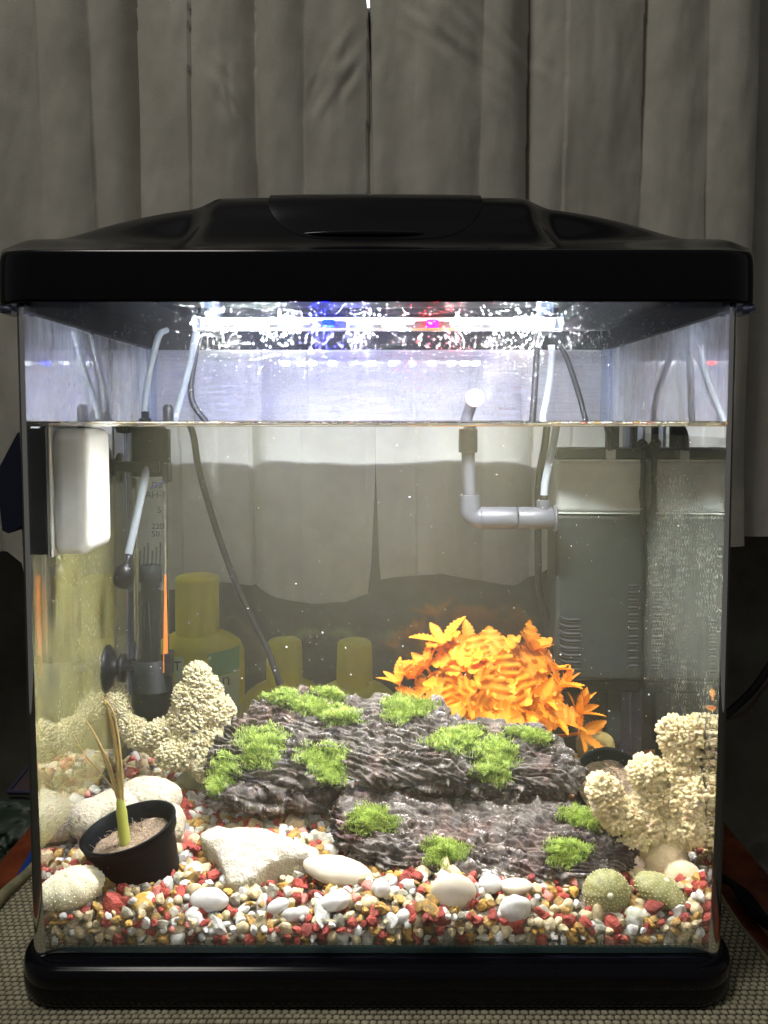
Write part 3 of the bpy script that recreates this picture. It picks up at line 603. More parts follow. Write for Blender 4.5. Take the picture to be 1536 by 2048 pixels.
# grey spray pipe
gp = thing('outlet_pipe', 'grey plastic elbow pipe rising from the filter with a white end cap', 'pipe', tuple(W(1110, 1036, 17.5)))
Yp = 17.5
def seg(name, m, p, q, r, par=gp):
    p, q = np.array(p), np.array(q); d = (q-p)/np.linalg.norm(q-p); mb = MB()
    tube(mb, [p, p+d*.02, p+d*.08, q-d*.08, q-d*.02, q], [r*.9, r*.97, r, r, r*.97, r*.9], 24); return mb.build(name, m, par)
PX = W(936, 930, Yp)[0]
zz = lambda py: W(936, py, Yp)[2]
capp = A(947, 796, 15.4)
seg('end_cap', whitep, capp+np.array([.1, -.5, 0]), capp+np.array([.05, .3, -.03]), .68)
seg('elbow', greyp, capp+np.array([0, .3, -.05]), (PX, Yp, WATER-.6), .46)
seg('socket', greyp, (PX, Yp, zz(905)), (PX, Yp, WATER-.3), .70)
seg('riser', greyp, (PX+.12, Yp, zz(1000)), (PX, Yp, zz(903)), .50)
mb = MB(); zc2 = zz(1036); tube(mb, spline([(PX+.15, Yp, zz(990)), (PX+.15, Yp, zz(1010)), (PX+.22, Yp, zc2+.35), (PX+.6, Yp, zc2+.02), (PX+1.0, Yp, zc2), (PX+1.6, Yp, zc2)], 8), .74, 24); mb.build('elbow', greyp, gp)
e1, e2, e3 = W(961, 1036, Yp)[0], W(1034, 1036, Yp)[0], W(1106, 1036, Yp)[0]
seg('socket', greyp, (e1, Yp, zc2), (e2-.03, Yp, zc2), .84); seg('socket', greyp, (e2+.03, Yp, zc2), (e3, Yp, zc2), .84); seg('flange', greyp, (e3, Yp, zc2), (e3+.25, Yp, zc2), .98)
nx_ = W(1087, 1000, Yp)[0]; seg('nipple', greyp, (nx_, Yp, zc2+.5), (nx_, Yp, zz(1000)), .50); seg('nipple_ring', rubber, (nx_, Yp, zz(1001)), (nx_, Yp, zz(990)), .33)
vh = MB(); tube(vh, spline([A(1103, 690, 20), A(1103, 715, 20), A(1097, 780, 19), A(1086, 832, 18.2), W(1113, 852, 18), W(1103, 905, 17.8), W(1091, 960, 17.5), W(1088, 992, 17.5)], 8), .28, 14)
tag(vh.build('venturi_hose', silicone), 'milky silicone hose feeding the grey pipe beside the filter', 'hose')

# internal filter
Yfi = 19.8
xl, xr = W(1112, 1100, Yfi)[0], 20.45
fz = lambda py: W(1195, py, Yfi)[2]
fil = thing('internal_filter', 'dark box filter with light grey top in the right back corner', 'filter', ((xl+xr)/2, 21, fz(1365)))
def fbox(name, m, py0, py1, x0=xl, x1=xr, y0=Yfi, y1=24.2, r=.35, par=fil):
    z1, z0 = fz(py0), fz(py1); mb = MB(); rbox(mb, ((x0+x1)/2, (y0+y1)/2, (z0+z1)/2), ((x1-x0)/2, (y1-y0)/2, (z1-z0)/2), r); return mb.build(name, m, par)
fbox('motor_housing', lightgrey, 921, 1025)
seamm = mat('pale_seam', (.55, .58, .56), .4)
for py in (1026.5, 921): mb = MB(); rbox(mb, ((xl+xr)/2, 22.0, fz(py)), ((xr-xl)/2+.04, 2.25, .05), .04); mb.build('seam', seamm, fil)
basket = fbox('sponge_chamber', darkgrey, 1029, 1362)
fbox('top_cover', matteblack, 897, 918, r=.2)
fbox('latch', lightgrey, 899, 919, W(1212, 905, Yfi-.1)[0], W(1232, 905, Yfi-.1)[0], Yfi-.12, Yfi+.4, .05)
def post(px0, px1, py0, py1, m, name, Y=Yfi+1):
    a = W(px0, py1, Y); b = W(px1, py1, Y); mb = MB(); rbox(mb, ((a[0]+b[0])/2, Y, (33.8+a[2])/2), ((b[0]-a[0])/2, .45, (33.8-a[2])/2+.05), .1); return mb.build(name, m, fil)
post(1212, 1236, 855, 897, matteblack, 'outlet_stub'); post(1247, 1262, 855, 897, clearpost, 'hanger'); post(1262, 1272, 855, 897, matteblack, 'hanger_arm')
v0 = None
def slots(px0, px1, py0, py1, n, bend):
    global v0
    for i in range(n):
        py = py0+(py1-py0)*i/(n-1); a = W(px0, py, Yfi-.02); b = W(px1, py, Yfi-.02)
        mb = MB(); pts = [a+(b-a)*t+np.array([0, .02, bend*(1-t)**6]) for t in np.linspace(0, 1, 8)]
        tube(mb, pts, [.05]+[.125]*6+[.05], 8, tint=None); mb.build('vent_slot', slotm, basket)
        mb = MB(); tube(mb, [p-np.array([0, .04, .2]) for p in pts], .045, 6); mb.build('vent_rib', darkgrey, basket)
slots(1118, 1162, 1240, 1340, 8, .3); slots(1256, 1277, 1172, 1332, 12, 0)
fbox('foot', matteblack, 1366, 1388, xl+.8, xr-.1, Yfi+.6, 24, .1)
fbox('stem', darkgrey, 1390, 1500, W(1212, 1400, Yfi+2)[0], W(1242, 1400, Yfi+2)[0], Yfi+1.8, Yfi+3, .1)
mb = MB()
for k in range(7):
    a = rng.uniform(-.15, .15, 4); x = 20.1
    tube(mb, spline([(x+a[0], Yfi-.45+a[1], fz(880+6*k)), (x+a[1], Yfi-.5+a[2], fz(940+k*6)), (x+a[2], Yfi-.45+a[3], fz(985)), (x+a[3], Yfi-.5+a[0], fz(1055-8*k)), (x+.25+a[3], Yfi-.4, fz(1075-8*k))], 6), .11, 7)
for k in range(5):
    c = (20.0+.1*k, Yfi-.4, fz(888+4*k)); tube(mb, [(c[0]+.35*math.cos(t), c[1]+.15*math.sin(t*2), c[2]+.32*math.sin(t)) for t in np.linspace(0, 6.2, 14)], .1, 6)
tube(mb, spline([(20.2, Yfi-.4, fz(1050)), (20.4, Yfi-.4, fz(1150)), (20.35, Yfi-.35, fz(1230))], 6), .1, 6)
tag(mb.build('cord_bundle', matteblack), 'bundled black cord hanging against the right side of the filter', 'cord')
wire('filter_cable', 'black cable running down between the grey pipe and the filter', 'cable', [A(1078, 640, 23.5), W(1093, 860, 23.5), W(1078, 960, 23.3), W(1076, 1100, 23.2), W(1080, 1180, 23), W(1098, 1260, 22.8), W(1100, 1330, 22.8)], .3, rubber)
wire('pump_cable', 'black cable curving from the hood to the filter top above the waterline', 'cable', [A(1120, 690, 22), A(1135, 720, 22), A(1158, 790, 22), A(1170, 836, 21.5), W(1218, 870, 20), W(1222, 900, 19.5)], .24, rubber)
wire('heater_cable', 'black cable slanting down the back glass right of the heater', 'cable', [A(400, 660, 23.5), A(382, 790, 23.5), W(383, 858, 23.5), W(398, 940, 23.5), W(430, 1050, 23.5), W(465, 1150, 23.5), W(500, 1230, 23.5), W(535, 1300, 23.5), W(560, 1370, 23)], .27, rubber)

# ================================================================== YELLOW BOTTLES BEHIND THE TANK
def bottle(label, px, capw, capt, capb, shy, bodyw, Y, taper=0):
    ct = B(px, capt, Y); sc_ = abs(B(px+50, capt, Y)[0]-ct[0])/50; cb = B(px, capb, Y); sb = B(px, shy, Y)
    base = thing('yellow_bottle', label, 'bottle', (ct[0], Y, .0), 'yellow bottles behind the tank')
    rc = capw/2*sc_; rb = bodyw/2*sc_
    mb = MB(); lathe(mb, [(0, ct[2]), (rc*(1-taper)*.93, ct[2]), (rc*(1-taper), ct[2]-.12), (rc*(1-taper)*1.01, ct[2]-.4), (rc, cb[2]+.1), (rc, cb[2])], TR((ct[0], Y, 0)), 40)
    for k in range(40):
        a = k*math.pi/20; p0 = np.array([ct[0]+rc*(1-taper)*math.cos(a), Y+rc*(1-taper)*math.sin(a), ct[2]-.4]); p1 = np.array([ct[0]+rc*math.cos(a), Y+rc*math.sin(a), cb[2]+.2]); tube(mb, [p0, p1], .03, 4)
    mb.build('cap', yellowb, base)
    mb = MB(); zc3 = cb[2]-.08
    pr = [(rc*.96, zc3+.05), (rc*.96, zc3), (rc*1.12, zc3-.05), (rc+(rb-rc)*.55, zc3-(zc3-sb[2])*.35), (rb*.93, sb[2]+.5), (rb, sb[2]-.2), (rb, 1), (rb*.95, .1), (0, .05)]
    lathe(mb, pr, TR((ct[0], Y, 0)), 48); mb.build('body', yellowb, base); return base, ct[0], rb
b0_, bx, brad = bottle('tall yellow bottle with wide cap and green label, left of the short ones', 394, 84, 1152, 1262, 1300, 186, 30.6)
Yl = 30.6
def onbottle(x, z): return np.array([x, Yl-math.sqrt(max(.0, (brad+.04)**2-(x-bx)**2)), z])
def label(px0, px1, py0, py1, m, name):
    a = B(px0, py0, Yl-brad+.6); b = B(px1, py1, Yl-brad+.6); xs = np.linspace(a[0], b[0], 10)
    P = np.array([[onbottle(x, z) for x in xs] for z in (a[2], b[2])]); Q = P.copy(); Q[..., 1] += .12; mb = MB(); mb.grid(P); mb.grid(Q[:, ::-1]); return mb.build(name, m, b0_)
label(352, 372, 1310, 1480, whitelab, 'label'); label(418, 468, 1307, 1355, greenlab, 'label'); label(418, 468, 1356, 1480, whitelab, 'label')
for body, px, py, s_ in (('T', 349, 1338, 1.1), ('n', 440, 1376, 1.5)):
    p = B(px, py, Yl-brad+.3); q = onbottle(p[0], p[2]); q[1] -= .12; text(body, s_, Matrix.Translation(Vector([float(c) for c in q])) @ up90, ink, b0_)
bottle('short yellow bottle with tapered cap nearest the tall one', 569, 72, 1281, 1361, 1400, 170, 30.5, .06)
bottle('short yellow bottle with tapered cap, left of the orange plant', 709, 72, 1283, 1363, 1402, 170, 30.5, .06)

# ================================================================== GRAVEL
gb = MB(); xs = np.linspace(-20.5, 20.5, 60); ys = np.linspace(.5, 24.4, 40)
X, Y = np.meshgrid(xs, ys, indexing='ij'); Z = np.vectorize(bed)(X, Y)-.55
gb.grid(np.stack([X, Y, Z], -1))
lo = np.stack([X, Y, np.full_like(X, 3.2)], -1); hi = np.stack([X, Y, Z], -1)
for sl in ((slice(None), 0), (slice(None), -1), (0, slice(None)), (-1, slice(None))):
    P = np.stack([lo[sl], hi[sl]]); P = P.copy(); c = np.array([0, 12.4, 0]); P[..., :2] = c[:2]+(P[..., :2]-c[:2])*.965; gb.grid(P)
gravel = tag(gb.build('gravel_bed', mat('gravel_fines', (.10, .075, .05), .9, c2=(.2, .15, .1), ns=200, bump=1, bs=400, bd=.004), loc=(0, 12.5, 3.2)), kind='structure')
protos = []
for k in range(14):
    v, f = ICO[2]; v = v.copy(); ang = k % 2
    sx = rng.uniform(.75, 1.25); v = v*np.array([sx, rng.uniform(.7, 1.0), rng.uniform(.62, .9)])
    nrm = fbm(v[:, 0]*1.1+k*7, v[:, 1]*1.1, v[:, 2]*1.1, 3, k); v = v*(1.08+(.95 if ang else .42)*nrm)[:, None]
    if ang:
        v = v*(1+.10*fbm(v[:, 0]*4+k, v[:, 1]*4, v[:, 2]*4, 2, k+50))[:, None]
        for _ in range(5):                      # knock flat facets off
            d = rng.normal(size=3); d /= np.linalg.norm(d); h = .55; t = v@d; v = v-np.outer(np.clip(t-h, 0, 9)*.85, d)
    protos.append((v, f, bool(not ang)))
pdata = {}
def pmesh(k, m):
    if (k, m) not in pdata:
        me = bpy.data.meshes.new('pebble'); v, f, smt = protos[k]; me.from_pydata((v*S).tolist(), [], f); me.materials.append(ST[m]); me.polygons.foreach_set('use_smooth', [smt]*len(f)); me.update(); pdata[(k, m)] = me
    return pdata[(k, m)]
def rotm():
    q = rng.normal(size=4); q /= np.linalg.norm(q); from mathutils import Quaternion; return Quaternion(q)
stones = []
def pickm(): return int(rng.choice(6, p=[.19, .22, .24, .21, .11, .03]))
def pickk(m): return int(rng.integers(7))*2+(1 if m in (2, 3, 4) or rng.uniform() < .75 else 0)
def rinside(x, y, r):                           # inside the rounded front corners
    R = 1.1; ax = abs(x)-(20.6-R); ay = (.45+R)-y
    return not (ax > 0 and ay > 0 and math.hypot(ax, ay) > R-r)
def put(x, y, z, r): 
    if rinside(x, y, r) and abs(x) < 20.55-r: stones.append((x, y, z, r, *(lambda m: (m, pickk(m)))(pickm()), rotm()))
zrow = 3.45
while zrow < 5.6:                              # against the front glass
    x = -20.2+rng.uniform(0, .4)
    while x < 20.3:
        r = rng.choice([.24, .33, .42, .52, .62], p=[.2, .28, .27, .17, .08])
        yf = .2+r; 
        if abs(x) > 19.1: yf = .2+r+max(0, (1.5-math.sqrt(max(0, 1.5**2-(abs(x)-19.1)**2))))
        if zrow+r*.4 < bed(x, .6)+.15: stones.append((x, yf+rng.uniform(0, .12), zrow+rng.uniform(-.1, .1), r, *(lambda m: (m, pickk(m)))(pickm()), rotm()))
        x += r*1.4+rng.uniform(0, .08)
    zrow += .43
nf = len(stones)
for zz_ in (3.7, 4.4):                          # second layer behind it
    x = -19.6
    while x < 19.7:
        r = rng.uniform(.3, .45); put(x, 1.45+rng.uniform(-.1, .2), zz_, r); x += .75
for sx in (-1, 1):                              # along the side glass
    for zz_ in (3.6, 4.2, 4.8, 5.4):
        y = 1.8
        while y < 24: stones.append((sx*20.15, y, zz_, rng.uniform(.3, .42), *(lambda m: (m, pickk(m)))(pickm()), rotm())); y += .62
y = .95
while y < 24.2:                                 # top layer
    x = -20.1
    while x < 20.2:
        r = float(rng.choice([.25, .34, .44, .56, .70], p=[.22, .3, .27, .15, .06]))
        xx = x+rng.uniform(-.2, .2); yy = min(24.1, y+rng.uniform(-.22, .22))
        put(xx, max(yy, .5+r), bed(xx, yy)-.28+rng.uniform(-.12, .16), r); x += .54
    y += .50
# small heaps seen between the big stones
for (px, py, n_, w) in ((395, 1690, 26, 1.6), (470, 1560, 8, .8), (1300, 1720, 26, 1.3), (1390, 1775, 26, 1.6)):
    c = Wbed(px, py)
    for _ in range(n_): x, y = c[0]+rng.normal()*w*.5, c[1]+rng.normal()*w*.4; y = min(max(y, 1), 24); put(x, y, bed(x, y)+rng.uniform(0, .5), rng.uniform(.28, .5))
def shown(s): x, y, z, r = s[:4]; return r/(42+.75*y)*(1 if (y < 1.3 or z > bed(x, y)-.35) else .3)*(1.25 if y < 1.3 else 1)
order = sorted(range(len(stones)), key=lambda i: -shown(stones[i])); big = set(order[:300])
mb = MB()
for i, (x, y, z, r, m, k, q) in enumerate(stones):
    if i in big:
        o = bpy.data.objects.new('pebble', pmesh(k, m)); col.objects.link(o); o.rotation_mode = 'QUATERNION'; o.rotation_quaternion = q
        o.scale = (r, r, r); o.location = Vector((x, y, z))*S-gravel.location; o.parent = gravel
    else:
        v, f, smt = protos[k]; R = np.array(q.to_matrix()); mb.add(v*r@R.T+np.array([x, y, z]), f, m, smt)
o = mb.build('small_gravel', ST, gravel); o['kind'] = 'stuff'

# ------------------------------------------------------------------ big pebbles lying on the gravel
def pebble(label, px, py, wx, wz, m, Y=None, wy=None, rot=0, group=None, cat='pebble', up=.2, name='large_pebble', rough=.08, flat=0):
    c = Wbed(px, py, up) if Y is None else W(px, py, Y); sx = abs(W(px+50, py, c[1])[0]-c[0])/50
    v, f = ICO[4]; v = v.copy(); v = np.sign(v)*np.abs(v)**(1-flat*.2); n_ = fbm(v[:, 0]*1.2+px, v[:, 1]*1.2, v[:, 2]*1.2, 3, int(px)); v = v*(1+rough*n_)[:, None]
    v = v*np.array([wx*sx, (wy or wx)*sx, wz*sx]); a = math.radians(rot); R = np.array(Matrix.Rotation(a, 3, 'Y')); mb = MB(); mb.add(v@R.T+c, f)
    return tag(mb.build(name, m), label, cat, group)
pebble('long smooth cream pebble lying right of the porous white slab', 676, 1742, 70, 27, pebblem, wy=40, rot=12)
pebble('round cream disc pebble standing below the lower bark ledge', 907, 1784, 46, 37, pebblem, wy=22, rough=.05)
pebble('small round chalk white pebble between the long and disc pebbles', 762, 1776, 19, 19, pebblew, wy=18, rough=.04)
pebble('chalk white pebble touching the right of the disc pebble', 981, 1768, 24, 19, pebblew, wy=20)
pebble('flat beige pebble half under the lower bark ledge', 1032, 1772, 34, 14, pebblem, wy=25, rough=.1)
pebble('angular white pebble below the flat beige one', 1030, 1818, 28, 28, ST[0], wy=20, rough=.25)
pebble('large white quartz lump left of the porous white slab', 418, 1800, 37, 24, pebblew, wy=25, rough=.15)
pebble('white quartz lump in front of the long cream pebble', 672, 1803, 32, 21, pebblew, wy=22, rough=.2, rot=-25)
pebble('white oval pebble beside the right foot of the slab', 556, 1812, 24, 14, pebblew, wy=16, rot=-25)
pebble('angular pale green pebble between the two green urchin shells', 1271, 1838, 26, 24, mat('pale_green_stone', (.5, .52, .38), .45, c2=(.4, .42, .28), ns=120), Y=1.3, wy=18, rough=.3)
pebble('yellow ochre rock in front of the black pot', 287, 1808, 23, 22, mat('yellow_rock', (.55, .36, .06), .5, c2=(.35, .2, .03), ns=110, bump=.5, bs=400), Y=1.9, wy=18, rough=.3)
pebble('pale green cobble behind the gravel right of the pot rim', 390, 1560, 36, 22, mat('mossy_cobble', (.36, .38, .2), .7, c2=(.25, .26, .13), ns=100), wy=30)
pebble('yellow brown block behind the orange plant at right', 1190, 1492, 38, 28, mat('brown_block', (.30, .23, .07), .9, c2=(.2, .15, .05), ns=120, bump=.8, bs=300), Y=20, wy=30, flat=1)
pebble('small yellow stone behind the lower right moss tuft', 1140, 1608, 22, 14, ST[3], Y=13, wy=18, rough=.25)
pebble('orange and white stone clump right of the lower bark ledge', 1262, 1728, 24, 26, mat('mixed_stone', (.72, .62, .52), .5, c2=(.6, .25, .06), ns=130, thr=(.48, .56)), wy=20, rough=.35)

# porous white slab
def slab(label, polypx, tilt, thick, m, Y0, z0, name='porous_stone'):
    P = []
    for px, py in polypx:
        lo_, hi_ = .6, 24
        for _ in range(30):
            md = (lo_+hi_)/2; p = W(px, py, md)
            if p[2] > z0+tilt*(md-Y0): lo_ = md
            else: hi_ = md
        P.append(W(px, py, lo_))
    P = np.array(P); per = spline(np.vstack([P, P[:1]]), 10)[:-1]; c = per.mean(0); rings = []
    for t in np.linspace(.0, 1, 46):
        q = c+(per-c)*max(t, .01); q = q.copy(); q[:, 2] -= .35*t**6; rings.append(q)
    for j, (t, dz) in enumerate([(1.012, -.5), (1.0, -.75), (.985, -1.0), (.965, -1.25), (.95, -1.5), (.92, -1.75), (.88, -2.0), (.8, -2.2), (.6, -2.3)]):
        q = c+(per-c)*t; q = q.copy(); q[:, 2] += dz*thick/2; rings.append(q)
    R = np.array(rings); n1 = fbm(R[..., 0]*.5, R[..., 1]*.5, R[..., 2]*.5, 3, 3); n2 = fbm(R[..., 0]*3, R[..., 1]*3, R[..., 2]*3, 3, 4)
    R[..., 2] += .34*n1+.15*n2+.035*np.sin(R[..., 1]*9+R[..., 0]*2+3*n1); R[..., 0] += .12*n2; R[..., 1] += .12*n1
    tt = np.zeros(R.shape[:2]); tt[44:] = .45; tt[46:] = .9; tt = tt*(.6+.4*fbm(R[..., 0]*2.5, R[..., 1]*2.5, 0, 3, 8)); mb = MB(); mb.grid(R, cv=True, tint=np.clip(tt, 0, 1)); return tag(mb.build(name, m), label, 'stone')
def side_lines(m):
    nt = m.node_tree; N = nt.nodes; L = nt.links; b = N['Principled BSDF']; src = b.inputs['Base Color'].links[0].from_socket
    vo = N.new('ShaderNodeTexVoronoi'); vo.inputs['Scale'].default_value = 800; mp = N.new('ShaderNodeMapping'); mp.inputs['Scale'].default_value = (1, 1, .35); L.new(N['Texture Coordinate'].outputs['Object'], mp.inputs[0]); L.new(mp.outputs[0], vo.inputs['Vector'])
    r = N.new('ShaderNodeMapRange'); r.inputs[1].default_value = .05; r.inputs[2].default_value = .45; r.inputs[3].default_value = .55; L.new(vo.outputs['Distance'], r.inputs[0])
    x = N.new('ShaderNodeMix'); x.data_type = 'RGBA'; x.inputs[6].default_value = (.22, .18, .11, 1); L.new(r.outputs[0], x.inputs[0]); L.new(src, x.inputs[7]); L.new(x.outputs[2], b.inputs['Base Color'])
side_lines(poro)
slab('white porous coral slab with a pointed foot leaning in the middle left gravel', [(402, 1655), (432, 1640), (470, 1648), (520, 1652), (570, 1668), (612, 1676), (637, 1690), (632, 1702), (600, 1704), (566, 1710), (536, 1722), (505, 1740), (476, 1748), (456, 1740), (447, 1716), (432, 1692), (408, 1672)], .42, 2.3, poro, 4, 6.6)
def lumps(label, blobs, m, name, cat, amp=.22, sc_=.6, res=5):
    # one skin over several ellipsoids
    C = []
    for (px, py, rx, rz, ry, Y) in blobs:
        c = W(px, py, Y); s_ = abs(W(px+50, py, Y)[0]-c[0])/50; C.append((c, np.array([rx*s_, ry*s_, rz*s_])))
    cen = np.mean([c for c, r in C], 0); v, f = ICO[res]; out = []
    D = v
    best = np.zeros(len(D))
    for c, r in C:                                # farthest exit of the ray from the centre through each ellipsoid
        oc = (cen-c)/r; d = D/r; a_ = (d*d).sum(1); b_ = (d*oc).sum(1); cc = (oc*oc).sum()-1; disc = b_*b_-a_*cc
        t = np.where(disc > 0, (-b_+np.sqrt(np.maximum(disc, 0)))/a_, 0); best = np.maximum(best, t)
    best = np.maximum(best, .2); P = cen+D*best[:, None]
    n_ = fbm(P[:, 0]*sc_, P[:, 1]*sc_, P[:, 2]*sc_, 5, 11); P = P+D*(amp*n_)[:, None]; mb = MB(); mb.add(P, f)
    return tag(mb.build(name, m), label, cat)
lumps('pale pitted rock lying behind the black pot', [(300, 1600, 66, 45, 60, 11.5), (240, 1612, 66, 34, 50, 10.5), (185, 1640, 50, 46, 50, 9.5), (345, 1650, 26, 42, 40, 9.5)], poro2, 'pitted_rock', 'rock', .35, .8)

# ------------------------------------------------------------------ corals
def coral(label, blobs, m, knob, n_, stem=None, grp=None, xmax=20.4, seed=1, name='coral'):
    r_ = np.random.default_rng(seed); E_ = []
    for (px, py, rx, rz, ry, Y) in blobs:
        c = W(px, py, Y); s_ = abs(W(px+50, py, Y)[0]-c[0])/50; E_.append((c, np.array([rx*s_, ry*s_, rz*s_])*.88))
    mb = MB(); v4, f4 = ICO[4]; v2, f2 = ICO[2]
    for c, r in E_:
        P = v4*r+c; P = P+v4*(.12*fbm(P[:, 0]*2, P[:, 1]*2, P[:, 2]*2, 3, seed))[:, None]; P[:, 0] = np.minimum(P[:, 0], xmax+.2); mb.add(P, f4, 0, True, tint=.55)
    ar = np.array([r[0]*r[1]+r[1]*r[2]+r[0]*r[2] for c, r in E_]); ar /= ar.sum(); cnt = 0; tries = 0
    while cnt < n_ and tries < n_*6:
        tries += 1; k = r_.choice(len(E_), p=ar); c, r = E_[k]; d = r_.normal(size=3); d /= np.linalg.norm(d)
        if d[1] > .55: continue
        p = c+d*r
        if p[0] > xmax: continue
        if any(j != k and (((p-cc)/rr_)**2).sum() < .8 for j, (cc, rr_) in enumerate(E_)): continue
        nn = d/r; nn /= np.linalg.norm(nn); nn = nn+np.array([0, 0, .25]); nn /= np.linalg.norm(nn)
        s_ = knob*r_.uniform(.7, 1.3); ln = r_.uniform(1.3, 3.0)
        q = Vector(nn).to_track_quat('Z', 'Y').to_matrix(); R = np.array(q); v2, f2 = ICO[1 if s_ < .13 else 2]
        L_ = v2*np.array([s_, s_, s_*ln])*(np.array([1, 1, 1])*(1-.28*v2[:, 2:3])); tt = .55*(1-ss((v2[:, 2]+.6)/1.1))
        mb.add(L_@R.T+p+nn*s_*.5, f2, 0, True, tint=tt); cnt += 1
    return tag(mb.build(name, m), label, 'coral', grp)
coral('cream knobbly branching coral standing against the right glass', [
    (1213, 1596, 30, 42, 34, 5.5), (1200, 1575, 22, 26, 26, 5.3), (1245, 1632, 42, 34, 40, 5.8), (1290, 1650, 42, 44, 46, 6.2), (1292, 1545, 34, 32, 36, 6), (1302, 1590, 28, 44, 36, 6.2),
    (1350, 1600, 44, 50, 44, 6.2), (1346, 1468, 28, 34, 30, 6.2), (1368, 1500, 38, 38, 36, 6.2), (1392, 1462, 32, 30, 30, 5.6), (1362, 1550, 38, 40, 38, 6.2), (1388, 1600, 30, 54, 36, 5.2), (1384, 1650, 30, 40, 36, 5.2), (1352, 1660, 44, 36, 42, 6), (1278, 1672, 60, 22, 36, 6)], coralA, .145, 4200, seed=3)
lumps('smooth beige stone foot under the right coral', [(1330, 1715, 44, 46, 40, 5.6), (1365, 1755, 36, 34, 30, 4.2), (1300, 1690, 40, 30, 36, 6.2)], mat('coral_foot', (.58, .47, .31), .8, c2=(.5, .42, .22), ns=80, bump=.8, bs=500), 'beige_stone', 'stone', .25, 1)
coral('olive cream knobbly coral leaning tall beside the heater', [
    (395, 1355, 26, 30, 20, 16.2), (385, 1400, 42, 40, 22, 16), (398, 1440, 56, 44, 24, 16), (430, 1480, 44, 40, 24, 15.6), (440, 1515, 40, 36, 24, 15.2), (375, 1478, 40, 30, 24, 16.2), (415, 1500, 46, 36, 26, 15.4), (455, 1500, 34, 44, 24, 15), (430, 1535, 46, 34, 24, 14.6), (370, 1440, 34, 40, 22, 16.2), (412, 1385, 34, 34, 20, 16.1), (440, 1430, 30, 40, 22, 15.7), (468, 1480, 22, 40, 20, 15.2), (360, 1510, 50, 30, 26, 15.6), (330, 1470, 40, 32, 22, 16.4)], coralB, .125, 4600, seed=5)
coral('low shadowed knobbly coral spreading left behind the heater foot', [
    (300, 1475, 52, 26, 26, 17), (265, 1455, 26, 22, 20, 17), (340, 1492, 50, 28, 26, 17), (230, 1400, 26, 24, 20, 18.4), (255, 1420, 30, 22, 20, 18.2), (378, 1515, 40, 24, 24, 16.6)], coralB, .12, 3200, seed=6)

